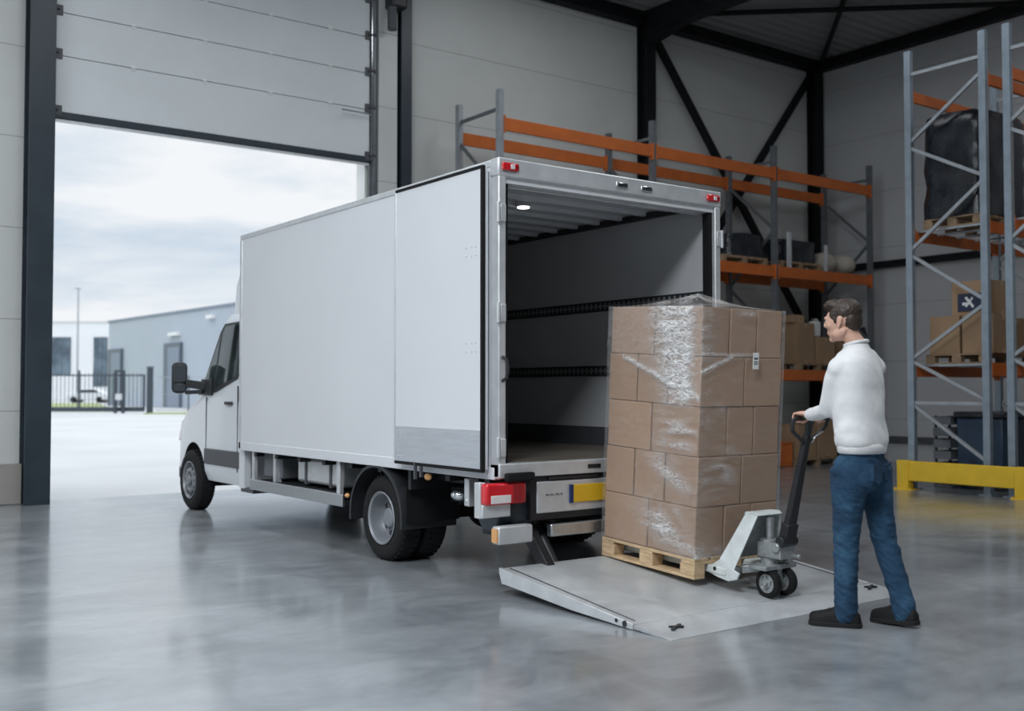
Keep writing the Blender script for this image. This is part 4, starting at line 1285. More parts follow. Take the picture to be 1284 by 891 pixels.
for s in (-1, 1):
    o_ = (JX + s * .075, JW, gz + .092); wr = .0915
    q = MB(); q.lathe([(.060, -.028), (.082, -.027), (.089, -.022), (wr, -.012), (wr, .012), (.089, .022), (.082, .027), (.060, .028), (.060, -.028)], o_, 'x', 36); wt = q.build('steer_wheel', M['rubber'], JK)
    q = MB(); q.lathe([(.061, -.024), (.052, -.024), (.046, -.014), (.030, -.014), (.028, -.026), (.016, -.027), (.001, -.027)], o_, 'x', 28); q.lathe([(.061, .024), (.052, .024), (.046, .014), (.030, .014), (.028, .026), (.016, .027), (.001, .027)], o_, 'x', 28)
    for k in range(5):
        a = 2 * math.pi * k / 5
        q.bar(Vector(o_) + V(0, .026 * math.cos(a), .026 * math.sin(a)), Vector(o_) + V(0, .053 * math.cos(a), .053 * math.sin(a)), .044, .012)
    q.build('wheel_hub', M['jack_grey'], wt)
# drawbar
HB0 = V(JX, 4.415, .40); HB1 = V(JX - .003, 4.262, 1.02); HT = V(JX - .003, 4.222, 1.185)
hdir = (HB1 - HB0).normalized()
q = MB(); q.bar(HB0, HB0 + hdir * .12, .10, .065, up=(0, 1, 0)); q.cyl(HB0 - V(.075, 0, 0), HB0 + V(.075, 0, 0), .035); q.build('drawbar_foot', M['black_steel'], JK, bevel=.008)
q = MB(); sx = V(1, 0, 0); sy = hdir.cross(sx)
q.skin([[p + sx * (a * w_) + sy * (b_ * d_) for a, b_ in ((-1, -1), (1, -1), (1, 1), (-1, 1))] for p, w_, d_ in ((HB0 + hdir * .06, .042, .024), (HB0 + hdir * .16, .038, .024), (HB1, .024, .020), (HB1 + hdir * .06, .022, .020))])
dbar = q.build('drawbar', M['black_steel'], JK, bevel=.008)
GL = .155
lp = [HB1 + V(0, 0, -.01), HB1 + V(-.06, -.006, .035), HB1 + V(-GL + .01, -.016, .085), HT + V(-GL - .01, .008, -.05), HT + V(-GL - .012, 0, -.015), HT + V(-GL + .012, 0, 0), HT, HT + V(GL - .012, 0, 0), HT + V(GL + .012, 0, -.015), HT + V(GL + .01, .008, -.05), HB1 + V(GL - .01, -.016, .085), HB1 + V(.06, -.006, .035)]
q = MB(); q.tube(lp, .0125, 10, closed=True); q.build('handle_loop', M['black_plastic'], JK)
q = MB(); q.bar(HB1 + hdir * .03, HT + V(0, 0, -.01), .045, .03, up=(0, 1, 0)); q.build('handle_stem', M['black_plastic'], JK, bevel=.006)
q = MB(); q.tube([HB1 + V(.02, -.03, .01), HB1 + V(.05, -.04, .05), HB1 + V(.115, -.045, .08)], .006, 8); q.build('release_lever', M['chrome'], JK)

# ------------------------------------------------------------------ the man
MO = RT * 2.018 + FW * 6.2; MO.z = 0.
PS = thing('person', 'man in white sweater and blue jeans pushing the pallet jack drawbar', 'person', (MO.x, MO.y, 0))
def P3(a, b_, z):
    p = MO + RT * a + FW * b_; return V(p.x, p.y, z)
FD = (V(0, 1, 0) * .97 + V(-1, 0, 0) * .24).normalized()     # where the trunk faces
SD = V(-FD.y, FD.x, 0)                                       # towards his left hand
UP = V(0, 0, 1)
def limb(q, pts, seg=18, flat=1.0):
    """round tapered chain: (point, radius) or (point, r_side, r_front)"""
    secs = []
    n_ = len(pts)
    for i, p in enumerate(pts):
        c = p[0]; r1 = p[1]; r2 = p[2] if len(p) > 2 else r1
        d = (pts[min(i + 1, n_ - 1)][0] - pts[max(i - 1, 0)][0]).normalized()
        a = SD - d * SD.dot(d)
        if a.length < .2:
            a = FD - d * FD.dot(d)
        a.normalize(); b_ = d.cross(a)
        secs.append((c, a, b_, r1, r2))
    q.loft(secs, seg)
    q.ell(pts[0][0], (pts[0][1],) * 3, seg=14, rings=8); q.ell(pts[-1][0], (pts[-1][1],) * 3, seg=14, rings=8)
def trunk(q, rows, seg=28):
    q.loft([(c, SD, FD, a, b_) for c, a, b_ in rows], seg)
# joints
shL, shR = P3(-.130, -.085, 1.500), P3(.130, .085, 1.505)
elL = P3(-.165, .06, 1.235); elR = P3(.11, .27, 1.23)
hdL = HT + V(-GL + .045, 0, 0); hdR = HT + V(GL - .05, 0, 0)
wrL = hdL + V(-.005, -.085, .022); wrR = hdR + V(.0, -.085, .022)
neck = P3(-.004, .0, 1.615); hc = P3(-.080, .022, 1.757)
hipL, knL, anL = P3(-.066, -.055, .90), P3(-.085, -.03, .47), P3(-.098, -.055, .11)
hipR, knR, anR = P3(.098, .045, .90), P3(.160, .045, .49), P3(.240, -.045, .115)
HF = (-RT * .80 + FW * .60).normalized(); HF.z = -.12; HF.normalize()   # where the face looks
HS = UP.cross(HF).normalized(); HU = HF.cross(HS).normalized()
HM = Matrix((HS, HF, HU)).transposed()          # head axes: x left ear, y face, z crown
def hp(x, y, z):
    return hc + HM @ V(x, y, z)
q = MB()
# head
q.ell(hp(0, -.022, .035), (.074, .096, .086), HM); q.ell(hp(0, .025, .0), (.066, .070, .092), HM); q.ell(hp(0, .026, -.058), (.056, .060, .052), HM); q.ell(hp(0, .066, -.092), (.024, .020, .019), HM)
for s in (-1, 1):
    q.ell(hp(s * .042, .060, -.014), (.022, .020, .022), HM); q.ell(hp(s * .050, .004, -.062), (.016, .046, .026), HM @ Matrix.Rotation(R(-18), 3, 'X'))
q.ell(hp(0, .084, .034), (.044, .012, .012), HM)
q.loft([(hp(0, .086, .032), HS, HF, .008, .008), (hp(0, .097, .010), HS, HF, .009, .010), (hp(0, .101, -.010), HS, HF, .013, .011), (hp(0, .090, -.022), HS, HF, .011, .009)], 12)
q.ell(hp(0, .083, -.050), (.024, .010, .008), HM); q.ell(hp(0, .081, -.060), (.021, .010, .007), HM)
for s in (-1, 1):
    q.ell(hp(s * .073, -.012, .002), (.008, .017, .029), HM @ Matrix.Rotation(R(12), 3, 'X')); q.ell(hp(s * .077, -.020, .011), (.006, .011, .018), HM); q.ell(hp(s * .074, -.004, -.025), (.008, .009, .012), HM)
# neck and trunk under the clothes
q.loft([(neck + V(0, 0, -.05), SD, FD, .075, .068), (neck + UP * .02, SD, FD, .060, .062), (neck.lerp(hc, .5) + UP * .0, HS, HF, .056, .060), (hp(0, -.03, -.04), HS, HF, .052, .056)], 20)
trunk(q, [(P3(.016, 0, .93), .145, .105), (P3(.012, 0, 1.05), .135, .09), (P3(.004, 0, 1.25), .15, .10), (P3(0, 0, 1.42), .145, .095), (P3(0, 0, 1.54), .09, .07), (P3(0, 0, 1.60), .06, .06)])
for sh, el, wr in ((shL, elL, wrL), (shR, elR, wrR)):
    limb(q, [(sh.lerp(P3(0, 0, 1.42), .25), .045), (sh.lerp(el, .15), .044), (sh.lerp(el, .5), .042), (el, .038), (el.lerp(wr, .35), .039), (el.lerp(wr, .8), .028), (wr, .026)])
for hip, kn, an in ((hipL, knL, anL), (hipR, knR, anR)):
    limb(q, [(hip, .085), (hip.lerp(kn, .5), .070), (kn, .052), (kn.lerp(an, .3), .052), (an, .034)])
# hands closed round the top bar of the handle (bar runs along x at HT)
def hand(hd, wr, th_side):
    r_b = .0125
    yb, zb = hd.y, hd.z
    k = hd + V(0, -.012, .030)               # knuckle line over the bar
    palm = [(wr, .026, .019), (wr.lerp(k, .5) + V(0, 0, .004), .036, .017), (k, .041, .014)]
    secs = []
    for c, a, b_ in palm:
        secs.append((c, V(1, 0, 0), V(0, .25, .97), a, b_))
    q.loft(secs, 16); q.ell(k, (.040, .014, .014)); q.ell(wr, (.026, .024, .02))
    ln = [.92, 1.04, 1.0, .82]
    for i in range(4):
        x = hd.x + th_side * (.0285 - i * .019)
        s_ = ln[i]; rr_ = .0095 if i != 3 else .0082
        pts = [V(x, k.y - .004, k.z + .0), V(x, yb + .012, zb + .0285), V(x, yb + .0275 * s_, zb + .012), V(x, yb + .026 * s_, zb - .012), V(x, yb + .008, zb - .0255 * s_), V(x, yb - .010, zb - .022)]
        q.tube(pts, [rr_ * 1.08, rr_ * 1.05, rr_ * 1.0, rr_ * .95, rr_ * .9, rr_ * .72], 10)
        q.ell(pts[-1], (rr_ * .72,) * 3, seg=8, rings=6)
    x = hd.x + th_side * .034
    pts = [wr.lerp(k, .35) + V(th_side * .026, 0, -.008), V(x + th_side * .012, yb - .034, zb + .008), V(x + th_side * .006, yb - .026, zb - .014), V(x - th_side * .010, yb - .008, zb - .030)]
    q.tube(pts, [.0135, .0120, .0105, .008], 10); q.ell(pts[-1], (.008,) * 3, seg=8, rings=6)
hand(hdL, wrL, 1); hand(hdR, wrR, -1)
body = remeshed(q, 'body', M['skin'], PS, .0042, 5)
for s in (-1, 1):
    e_ = MB().ell(hp(s * .031, .075, .012), (.013, .010, .007), HM).build('eye', M['eye_white'], body)
    MB().ell(hp(s * .031, .083, .012), (.006, .004, .006), HM).build("iris", M["eye_dark"], e_)
MB().ell(hp(0, .0895, -.055), (.020, .004, .0065), HM).build('lips', M['lips'], body)
# hair
q = MB()
q.ell(hp(0, -.030, .055), (.080, .098, .082), HM); q.ell(hp(0, -.064, .004), (.070, .056, .074), HM); q.ell(hp(0, .026, .104), (.060, .066, .036), HM @ Matrix.Rotation(R(10), 3, 'X')); q.ell(hp(0, .064, .104), (.048, .030, .028), HM)
for s in (-1, 1):
    q.ell(hp(s * .064, .014, .045), (.012, .034, .034), HM); q.ell(hp(s * .069, .016, .012), (.007, .009, .024), HM)
for i in range(110):
    a = rnd.uniform(-1, 1); c_ = rnd.uniform(-.10, .062)
    p = hp(a * .062, c_, .116 - .28 * max(0, -c_ - .01) - a * a * .035)
    d = HM @ V(rnd.uniform(-.3, .3), .5 + rnd.uniform(-.3, .3), .55)
    q.tube([p, p + d * .018, p + d * .030 + HM @ V(0, .008, -.003)], [.011, .008, .003], 6)
remeshed(q, 'hair', M['hair'], body, .0038, 2, lambda c: .0022 * mnoise.noise(V(c.x * 90, c.y * 40, c.z * 60)))
# sweater
def folds(c):
    d = min((c - elL).length, (c - elR).length)
    k = 1 + 1.6 * math.exp(-(d / .13) ** 2) + .9 * math.exp(-((c.z - 1.07) / .07) ** 2)
    tw = c.x * .6 + c.y * .4
    return k * (.0065 * mnoise.noise(c * 7) + .0050 * mnoise.noise(V(tw * 10 + c.z * 8, c.x * 9, c.z * 13 + tw * 22)))
q = MB()
trunk(q, [(P3(.020, -.004, 1.02), .178, .120), (P3(.020, -.004, 1.05), .197, .136), (P3(.016, -.002, 1.09), .200, .139), (P3(.010, 0, 1.18), .190, .134), (P3(.005, 0, 1.30), .194, .138), (P3(.0, 0, 1.40), .200, .140), (P3(-.002, 0, 1.47), .198, .130), (P3(-.003, 0, 1.525), .184, .112), (P3(-.004, 0, 1.560), .150, .096), (P3(-.004, 0, 1.590), .108, .080), (P3(-.004, 0, 1.612), .078, .070), (neck + UP * .022, .066, .066)])
for sh, el, wr in ((shL, elL, wrL), (shR, elR, wrR)):
    cuff = el.lerp(wr, .93); dn = V(0, 0, -.012)
    limb(q, [(P3(-.004, 0, 1.560), .070), (sh.lerp(P3(0, 0, 1.560), .45) + V(0, 0, .004), .072), (sh.lerp(P3(0, 0, 1.53), .12) + V(0, 0, -.008), .066)])
    limb(q, [(sh.lerp(P3(0, 0, 1.46), .5), .078), (sh + dn, .066), (sh.lerp(el, .3), .064), (sh.lerp(el, .7), .058), (el, .054), (el.lerp(wr, .35), .052), (el.lerp(wr, .72), .044), (cuff, .036)])
q.ell(shL + V(0, 0, -.016), (.066,) * 3); q.ell(shR + V(0, 0, -.016), (.066,) * 3)
sw = remeshed(q, 'sweater', M['knit'], PS, .008, 26, folds)
q = MB()
q.loft([(P3(.021, -.004, .992), SD, FD, .174, .120), (P3(.021, -.004, .998), SD, FD, .184, .127), (P3(.021, -.004, 1.03), SD, FD, .191, .131), (P3(.021, -.004, 1.052), SD, FD, .188, .126)], 40)
q.build('hem_ribbing', M['rib'], sw, ang=80)
ring = []
for k in range(28):
    a = 2 * math.pi * k / 28
    ring.append(neck + UP * (.016 + .014 * -math.cos(a)) + SD * (.064 * math.sin(a)) + FD * (.064 * math.cos(a)))
q = MB(); q.tube(ring, .0105, 8, closed=True); q.build('neck_ribbing', M['rib'], sw)
for el, wr in ((elL, wrL), (elR, wrR)):
    d = (wr - el).normalized(); c_ = el.lerp(wr, .93)
    a = d.cross(UP).normalized(); b_ = d.cross(a)
    q = MB(); q.loft([(c_ - d * .045, a, b_, .040, .040), (c_ - d * .02, a, b_, .041, .041), (c_ + d * .015, a, b_, .036, .036), (c_ + d * .018, a, b_, .030, .030)], 20); q.build('cuff_ribbing', M['rib'], sw)
# jeans
def creases(c):
    k = 1.7 if c.z < .3 or .4 < c.z < .58 else 1.1
    return k * (.0045 * mnoise.noise(V(c.x * 12, c.y * 12, c.z * 18 + c.x * 14)) + .0040 * mnoise.noise(V(c.x * 20, c.y * 20, c.z * 40 - c.y * 26)))
q = MB()
trunk(q, [(P3(.021, -.004, 1.03), .164, .106), (P3(.021, -.004, .96), .172, .114), (P3(.020, -.008, .90), .178, .126), (P3(.018, -.006, .84), .170, .120), (P3(.016, -.004, .80), .12, .09)])
limb(q, [(hipL + V(0, 0, .0), .100, .115), (hipL.lerp(knL, .25), .098, .106), (hipL.lerp(knL, .6), .084, .086), (knL, .072, .072), (knL.lerp(anL, .3), .069, .070), (knL.lerp(anL, .75), .063, .064), (anL + UP * .01, .064, .066), (anL + V(0, 0, -.035), .066, .070)])
limb(q, [(hipR + V(0, 0, .0), .098, .112), (hipR.lerp(knR, .25), .092, .100), (hipR.lerp(knR, .6), .079, .082), (knR, .070, .072), (knR.lerp(anR, .3), .067, .070), (knR.lerp(anR, .75), .061, .064), (anR + UP * .01, .062, .066), (anR + V(0, 0, -.035), .064, .070)])
for s in (-1, 1):
    q.ell(P3(.018, -.01, .86) + SD * (s * .075) - FD * .045, (.085, .085, .095))
jn = remeshed(q, 'jeans', M['denim'], PS, .007, 5, creases)
for s in (-1, 1):
    c_ = P3(.018, -.01, .885) + SD * (s * .082) - FD * .128
    q = MB(); A_ = []; B_ = []
    for u, w_ in ((-.055, .045), (.055, .05), (.052, -.04), (0, -.065), (-.052, -.04)):
        p = c_ + SD * u * s + UP * w_ + FD * (abs(u + .02) * .18); A_.append(p - FD * .008); B_.append(p + FD * .02)
    q.skin([A_, B_]); q.build('back_pocket', M['denim'], jn)
# shoes
def shoe(an, toe_dir, pitch, zsole, name='shoe'):
    d = toe_dir.normalized(); s_ = V(-d.y, d.x, 0)
    def T(x, y, z):       # x along the shoe from the heel
        xz = x - .06
        return V(an.x, an.y, zsole) + d * (xz * math.cos(pitch) - z * math.sin(pitch) * 0) + s_ * y + UP * (z + xz * math.sin(pitch))
    def row(x, w_, z0, h):
        return [T(x, w_ * math.cos(t_) if True else 0, z0 + (h * max(0, math.sin(t_)) ** .7 if math.sin(t_) > 0 else 0)) for t_ in [math.pi * 2 * k / 20 for k in range(20)]]
    q = MB()
    prof = [(-.024, .016, .022), (-.018, .030, .050), (-.004, .037, .068), (.03, .041, .090), (.065, .043, .104), (.10, .045, .096), (.14, .049, .080), (.185, .051, .066), (.222, .050, .058), (.246, .043, .052), (.258, .032, .044), (.263, .018, .034)]
    q.skin([row(x, w_, .022, h) for x, w_, h in prof]); up_ = q.build(name, M['shoe'], PS, ang=60)
    q = MB(); q.skin([[T(x, y, z) for y, z in ((-w_ - .004, 0.0), (w_ + .004, 0.0), (w_ + .005, .026), (-w_ - .005, .026))] for x, w_, h in [(-.028, .018, 0)] + prof[1:-1] + [(.268, .016, 0)]]); q.build('sole', M['shoe_sole'], up_, bevel=.004)
    q = MB()
    for x, z, w_ in ((.095, .118, .022), (.12, .108, .024), (.145, .100, .026)):
        q.tube([T(x, -w_, z - .010), T(x + .004, 0, z), T(x, w_, z - .010)], .004, 6)
    q.build('laces', M['shoe_sole'], up_)
shoe(V(anL.x, anL.y, 0), (-RT * .93 + FW * .37), 0.0, .0)
shoe(V(anR.x, anR.y, 0), (-RT * .62 + FW * .74), R(-4), .012)

# ------------------------------------------------------------------ storage racks
def upright(q, x, y, z0, z1, s):
    """perforated C post, open towards s"""
    w_, d_ = .095, .075
    q.box(x - d_ / 2, x + d_ / 2, y - w_ / 2, y - w_ / 2 + .014, z0, z1); q.box(x - d_ / 2, x + d_ / 2, y + w_ / 2 - .014, y + w_ / 2, z0, z1)
    q.box(x - .012 + s * .025, x + .012 + s * .025, y - w_ / 2 + .01, y + w_ / 2 - .01, z0, z1)
    q.box(x - .09, x + .09, y - .09, y + .09, z0, z0 + .012)

def rack_frame(t, x, y0, y1, ztop, zz, mat, bmat, s=-1):
    for y in (y0, y1):
        q = MB(); upright(q, x, y, 0, ztop, s); q.build('upright', mat, t, smooth=False)
    for (za, zb, fl) in zz:
        a, b_ = (y0, y1) if fl else (y1, y0)
        q = MB(); q.bar((x, a, za), (x, b_, zb), .035, .045); q.build('brace', bmat, t, smooth=False)

def rack_beam(t, x0, x1, y, ztop, h, mat):
    q = MB(); q.box(x0 + .04, x1 - .04, y - .025, y + .025, ztop - h, ztop)
    for x in (x0 + .045, x1 - .045):
        q.box(x - .006, x + .006, y - .05, y + .05, ztop - h - .04, ztop + .03)
    q.build('beam', mat, t, bevel=.004)

BX = [8.72, 11.70, 14.62, 17.38]; BY0, BY1 = 12.12, 13.16
RK = thing('pallet_rack', 'long orange-beamed pallet rack standing along the wall behind the truck', 'rack', (13.05, 12.64, 0))
for x in BX:
    rack_frame(RK, x, BY0, BY1, 5.62, [(.35, 1.3, 1), (1.3, 2.25, 0), (2.25, 3.2, 1), (3.2, 4.15, 0), (4.15, 5.05, 1), (5.35, 5.35, 1), (.35, .35, 1)], M['rack_dark'] if x > 9 else M['rack_galv'], M['rack_dark'])
for x0, x1 in zip(BX, BX[1:]):
    for zt in (5.22, 3.51, 1.71):
        for y in (BY0 - .03, BY1 + .03):
            rack_beam(RK, x0, x1, y, zt, .185, M['orange'])

def deck(t, x0, x1, y0, y1, z):
    q = MB()
    for i in range(5):
        x = x0 + .15 + (x1 - x0 - .3) * i / 4
        q.box(x - .02, x + .02, y0, y1, z - .03, z - .002)
    q.build('deck_bar', M['rack_galv'], t, smooth=False)
RA = thing('pallet_rack', 'grey-framed pallet rack with a dark wrapped load, beside the end of the yellow guard', 'rack', (15.6, 7.98, 0))
RB = thing('pallet_rack', 'grey-framed pallet rack cut off by the picture edge, back to back with another', 'rack', (15.6, 6.58, 0))
FXS = [13.15, 15.4, 17.55]
for t, y0, y1 in ((RA, 7.43, 8.52), (RB, 6.02, 7.10)):
    for i, x in enumerate(FXS):
        zz_f = [(.42, 1.18, 0), (1.18, 1.18, 1), (1.20, 1.76, 1), (1.78, 2.50, 0), (2.52, 3.24, 1), (3.28, 4.10, 1), (4.16, 4.74, 0), (4.80, 5.55, 1), (5.72, 5.72, 1)]
        zz_f = [(.44, 1.17, 0), (1.18, 1.18, 1), (1.22, 1.74, 0), (1.78, 2.50, 0 if False else 1), (2.54, 3.24, 0), (3.28, 4.08, 1), (4.14, 4.72, 0), (4.78, 5.55, 1), (5.72, 5.72, 1)]
        # braces zig-zag between far post (y1) and near post (y0)
        zz_f = [(1.17, .42, 0), (1.18, 1.18, 0), (1.76, 1.22, 0), (1.78, 2.49, 0), (3.23, 2.53, 0), (3.28, 4.12, 0), (4.72, 4.16, 0), (4.78, 5.55, 0), (5.74, 5.74, 0)]
        rack_frame(t, x, y0, y1, 6.07, zz_f, M['rack_blue'], M['rack_galv'])
    for x0, x1 in zip(FXS, FXS[1:]):
        for zt in (5.52, 3.57, 1.71):
            for y in (y0 - .0, y1 + .0):
                rack_beam(t, x0, x1, y, zt, .15 if zt > 3 else .17, M['orange'])
        for zt in (3.57, 1.71):
            deck(t, x0, x1, y0, y1, zt)
for x0, x1 in zip(BX[1:], BX[2:]):
    deck(RK, x0, x1, BY0, BY1, 3.51); deck(RK, x0, x1, BY0, BY1, 1.71)
# yellow guard
GD = thing('rack_guard', 'yellow steel guard rail on the floor in front of the racks', 'guard rail', (12.95, 7.2, 0))
MB().box(12.90, 12.98, 5.2, 8.60, .125, .395).build('guard_beam', M['yellow'], GD, bevel=.012)
for y in (8.50, 6.85, 5.3):
    q = MB(); q.box(12.88, 13.02, y - .07, y + .10, .0, .40); q.build('guard_post', M['yellow'], GD, bevel=.01)
    q = MB(); q.box(12.86, 13.06, y - .13, y + .14, .0, .012)
    for yy in (y - .10, y + .12):
        q.cyl((12.88, yy, .01), (12.88, yy, .03), .014)
    q.build('foot_plate', M['yellow'], GD)

# ------------------------------------------------------------------ goods on the racks
def cart(x, y, z, w_, d_, h, label, mat='card_dull', rz=0., group=None, tape=True):
    Mw = Matrix.Translation((x, y, z)) @ Matrix.Rotation(rz, 4, 'Z')
    return carton(label, Mw, -w_ / 2, w_ / 2, -d_ / 2, d_ / 2, .001, h, mat, group, tape)
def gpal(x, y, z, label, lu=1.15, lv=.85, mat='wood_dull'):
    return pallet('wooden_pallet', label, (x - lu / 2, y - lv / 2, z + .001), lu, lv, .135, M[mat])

def wrapped(name, label, cat, x0, x1, y0, y1, z0, z1, mat, seed, amp=.03, parts=True):
    """a load of stuff under sheeting: rounded, creased block"""
    t = thing(name, label, cat, ((x0 + x1) / 2, (y0 + y1) / 2, z0))
    q = MB(); n_ = 40; rows = []
    cx, cy, hx, hy = (x0 + x1) / 2, (y0 + y1) / 2, (x1 - x0) / 2, (y1 - y0) / 2
    for k in range(17):
        tz = k / 16; z = z0 + (z1 - z0) * min(1, tz / .8); sc_ = 1 if tz <= .8 else 1 - (tz - .8) / .2 * .97
        row = []
        for i in range(n_):
            a = 2 * math.pi * i / n_; c_, s_ = math.cos(a), math.sin(a)
            m_ = (abs(c_) ** 9 + abs(s_) ** 9) ** (1 / 9)
            f = mnoise.noise(V(c_ * 2.5 + seed, s_ * 2.5, z * 4)) * amp
            hh = mnoise.noise(V(c_ * 1.5 + seed, s_ * 1.5, 9)) * amp * 1.3 if tz > .8 else 0
            row.append(V(cx + c_ / m_ * (hx - amp + f) * sc_, cy + s_ / m_ * (hy - amp + f) * sc_, z + hh - (.02 if tz == .85 else 0)))
        rows.append(row)
    q.skin(rows); q.build('cover', mat, t, ang=60)
    if parts:
        for f in (.3, .7):
            z = z0 + (z1 - z0) * f
            q = MB(); q.box(x0 - .004, x1 + .004, y0 - .004, y1 + .004, z, z + .03); q.build('strap', M['crate_grey'], t, bevel=.01)
    return t
# long rack, middle level
q = gpal(13.96, 12.62, 3.51, 'dull pallet of flat black goods on the long rack, beside the truck corner')
wrapped('covered_goods', 'low bundle under black sheeting beside the truck corner on the long rack', 'goods', 13.6, 14.55, 12.22, 13.0, 3.65, 4.05, M['tarp_black'], 2., .03, False)
gpal(15.45, 12.62, 3.51, 'dull pallet under the long dark bundle on the long rack')
wrapped('covered_goods', 'long dark bundle above the wrapped load on the long rack', 'goods', 14.85, 16.0, 12.22, 13.0, 3.65, 4.05, M['tarp_black'], 5., .03, False)
q = thing('flat_frame', 'pale upright board leaning on the dark bundle on the long rack', 'board', (15.05, 12.16, 3.52))
MB().box(15.0, 15.10, 12.13, 12.17, 3.515, 4.15).build('board', M['alu_light'], q, bevel=.004)
q = thing('flat_frame', 'thin pale slat standing at the far end of the dark bundle on the long rack', 'board', (15.95, 12.16, 3.52))
MB().box(16.05, 16.12, 12.13, 12.17, 3.515, 4.0).build('board', M['alu_light'], q, bevel=.004)
for i, (x, z, w_, lab) in enumerate(((16.36, 3.515, .46, 'cream sack lying beside the dark bundle on the long rack'), (16.93, 3.515, .46, 'cream sack lying at the corner end of the long rack'))):
    t = thing('sack', lab, 'sack', (x, 12.45, z), 'cream sacks on the long rack')
    q = MB(); rows = []
    for k in range(13):
        u = k / 12; pr_ = max(.12, math.sin(math.pi * min(max(u, .04), .96)) ** .35)
        rows.append([V(x + (u - .5) * w_ * 1.1, 12.45 + .27 * pr_ * math.cos(a), z + .20 + .20 * pr_ * math.sin(a) + .02 * mnoise.noise(V(u * 4, a, i * 3.))) for a in [2 * math.pi * j / 20 for j in range(20)]])
    q.skin(rows); q.build('sack_body', M['bag_cream'], t, ang=80)
    MB().cyl((x - w_ * .50, 12.40, z + .20), (x - w_ * .57, 12.38, z + .22), .05, .075, 12).build('tied_neck', M['bag_cream'], t)
# long rack, lower level
gpal(15.95, 12.62, 1.71, 'dull pallet under brown cartons on the lower level of the long rack')
cart(15.62, 12.45, 1.846, .50, .42, .72, 'tall brown carton on the long rack between wrapped load and the head of the man')
cart(16.18, 12.45, 1.846, .55, .42, .48, 'brown carton behind the face of the man on the lower rack level')
cart(15.48, 12.45, 2.568, .34, .32, .14, 'flat brown carton lying on top of the tall carton of the long rack')
t = thing('jerrycan', 'small white plastic canister on the carton behind the man', 'canister', (16.08, 12.40, 2.33))
q = MB(); q.box(15.97, 16.17, 12.33, 12.47, 2.33, 2.62); q.build('can_body', M['label_white'], t, bevel=.03)
MB().cyl((16.02, 12.40, 2.62), (16.02, 12.40, 2.665), .03).build('cap', M['crate_grey'], t)
q = MB(); q.tube([(16.06, 12.40, 2.61), (16.08, 12.40, 2.66), (16.14, 12.40, 2.66), (16.15, 12.40, 2.61)], .012); q.build('handle', M['label_white'], t)
cart(17.0, 12.45, 1.712, .38, .45, .55, 'dark end carton by the last upright of the long rack')
wrapped('covered_goods', 'black plastic heap behind the shoulder of the man on the long rack', 'goods', 17.43, 17.82, 12.4, 13.1, 0.005, 2.55, M['tarp_black'], 8., .05, False)
# under the long rack
gpal(15.9, 12.62, 0, 'dull pallet on the floor under the long rack')
cart(15.62, 12.45, .136, .52, .44, .60, 'brown carton on the floor pallet behind the drawbar')
cart(16.20, 12.45, .136, .56, .44, .66, 'brown carton on the floor pallet behind the hip of the man')
cart(15.9, 12.45, .80, .42, .36, .16, 'flat carton lying across the two floor cartons behind the drawbar', group=None)
t = thing('plastic_crate', 'orange plastic crate beside the floor pallet of the long rack', 'crate', (15.08, 12.45, 0))
q = MB(); q.box(14.90, 15.26, 12.28, 12.62, 0.003, .06); q.box(14.90, 14.93, 12.28, 12.62, .06, .42); q.box(15.23, 15.26, 12.28, 12.62, .06, .42); q.box(14.93, 15.23, 12.28, 12.31, .06, .42); q.box(14.93, 15.23, 12.59, 12.62, .06, .42); q.build('crate_body', M['orange_box'], t, bevel=.008)
q = MB(); q.box(14.885, 15.275, 12.265, 12.635, .40, .43); q.build('crate_rim', M['orange_box'], t, bevel=.006)

# side rack A
gpal(13.86, 7.98, 3.57, 'dull pallet under the big dark wrapped load')
wrapped('wrapped_load', 'big dark load under shiny black film on the side rack', 'goods', 13.24, 14.5, 7.50, 8.47, 3.71, 5.12, M['tarp_black'], 11., .035, False)
gpal(13.95, 7.98, 1.71, 'dull pallet under the stacked cartons on the side rack', 1.2, .9)
cart(13.66, 8.18, 1.846, .52, .45, .52, 'brown carton nearest the far post on the side rack pallet')
cart(13.66, 7.70, 1.846, .52, .45, .52, 'brown carton nearest the near post on the side rack pallet')
cart(14.25, 8.0, 1.846, .56, .80, .50, 'wide brown carton at the back of the side rack pallet')
ct = cart(13.75, 7.82, 2.368, .60, .56, .46, 'brown carton with a navy sign, topmost on the side rack pallet')
t = thing('navy_sign', 'small navy sign with a white mark on the topmost side rack carton', 'sign', (13.44, 7.82, 2.4))
MB().box(13.435, 13.448, 7.66, 8.0, 2.42, 2.66).build('sign_board', M['sign_navy'], t, bevel=.003)
q = MB(); q.bar((13.432, 7.77, 2.47), (13.432, 7.88, 2.61), .006, .035, up=(0, .8, -.6)); q.bar((13.431, 7.88, 2.48), (13.431, 7.78, 2.60), .006, .03, up=(0, .8, .6)); q.box(13.430, 13.435, 7.86, 7.93, 2.50, 2.54); q.build('white_mark', M['label_white'], t, smooth=False)
t = thing('stillage_box', 'dark blue lidded bulk bin on the floor of the side rack', 'bin', (14.0, 7.86, 0))
q = MB(); q.box(13.60, 14.5, 7.48, 8.14, .10, .98); q.build('bin_body', M['tarp_blue'], t, bevel=.02)
q = MB(); q.box(13.57, 14.53, 7.45, 8.17, .98, 1.06); q.build('bin_lid', M['tarp_black'], t, bevel=.015)
for x in (13.66, 14.36):
    q = MB(); q.box(x, x + .1, 7.5, 8.12, 0.0, .10); q.build('bin_runner', M['tarp_black'], t)
t = thing('plastic_crate', 'grey slatted crate standing beside the blue bin under the side rack', 'crate', (13.9, 8.34, 0))
q = MB(); q.box(13.55, 14.2, 8.20, 8.46, 0.003, .05)
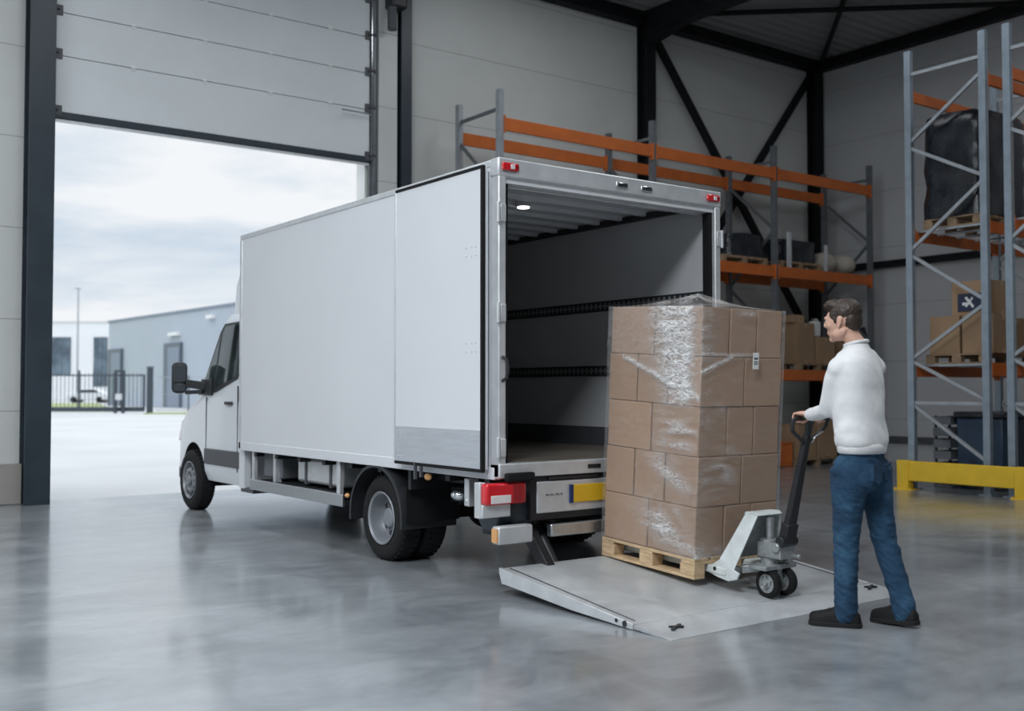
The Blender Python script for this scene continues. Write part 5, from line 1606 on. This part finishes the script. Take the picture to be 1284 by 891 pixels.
for z in (.08, .24, .40, .56, .72, .88):
    q.box(13.55, 13.57, 8.20, 8.46, z, z + .11); q.box(14.18, 14.2, 8.20, 8.46, z, z + .11); q.box(13.57, 14.18, 8.20, 8.22, z, z + .11); q.box(13.57, 14.18, 8.44, 8.46, z, z + .11)
q.build('crate_slats', M['crate_grey'], t, smooth=False)
for x in (13.56, 14.16):
    for y in (8.21, 8.42):
        MB().box(x, x + .03, y, y + .03, .05, 1.0).build('corner_post', M['tarp_black'], t, smooth=False)
# side rack B
gpal(14.0, 6.55, 3.57, 'dull pallet under the tall carton at the picture edge')
cart(13.70, 6.76, 3.706, .55, .48, 1.15, 'tall brown carton high on the rack at the picture edge')
cart(13.70, 6.26, 3.706, .55, .46, .95, 'lower brown carton high on the rack at the picture edge')
gpal(14.0, 6.55, 1.71, 'dull pallet under pale wrapped goods at the picture edge')
wrapped('wrapped_load', 'pale film-wrapped load on the rack at the picture edge', 'goods', 13.5, 14.5, 6.12, 6.98, 1.85, 2.75, M['bag_cream'], 15., .05)
wrapped('wrapped_load', 'black sheeted load on the floor of the rack at the picture edge', 'goods', 13.5, 14.5, 6.12, 6.98, .005, 1.2, M['tarp_black'], 19., .04)

# ------------------------------------------------------------------ light: unseen area lights under the roof, mostly added fill; daylight through the openings
def add_area_light(name, x, y, sx_, sy_, rad, col=(.915, .96, 1.)):
    ld = bpy.data.lights.new(name, 'AREA'); ld.shape = 'RECTANGLE'; ld.size = sx_; ld.size_y = sy_
    ld.energy = rad * math.pi * sx_ * sy_; ld.color = col
    o = bpy.data.objects.new(name, ld); COL.objects.link(o); o.location = (x, y, ZC - .06)
    return o
add_area_light('unseen_area_light', -1.8, .9, 3.0, 2.4, 40.)  # source behind the viewpoint, read from the shadow edge in the box
add_area_light('unseen_area_light', 9.5, 2.0, 1.6, 6., 7.)  # added fill for the right side of the hall
add_area_light('unseen_area_light', 15.4, 6.0, 1.2, 5., 2.5)  # added fill over the side racks
add_area_light('unseen_area_light', -6.0, 6.0, 4., 6., 11.)  # added on the left to brighten the truck side
add_area_light('unseen_area_light', 3.4, 7.6, 1.8, 5., 6.)  # added to lift the door panels, left floor and truck
add_area_light('unseen_area_light', 9.8, 10.2, 1.2, 3., 5.)  # added fill towards the right end of the door wall

# ------------------------------------------------------------------ camera and view
cd = bpy.data.cameras.new('camera'); cam = bpy.data.objects.new('camera', cd); COL.objects.link(cam)
cd.sensor_width = 36; cd.lens = 1330 / 1284 * 36; cd.clip_end = 1000
cam.location = (0, 0, 1.36); cam.rotation_euler = (R(90 + 1.85), 0, R(-36.4))
cd.dof.use_dof = True; cd.dof.focus_distance = 7.8; cd.dof.aperture_fstop = 1.6
sc.camera = cam
sc.view_settings.view_transform = 'Standard'; sc.view_settings.look = 'None'
sc.view_settings.gamma = 1; sc.view_settings.use_curve_mapping = False; sc.view_settings.exposure = 0
sc.cycles.use_denoising = True; sc.cycles.max_bounces = 10; sc.cycles.transparent_max_bounces = 16
sc.cycles.sample_clamp_indirect = 6
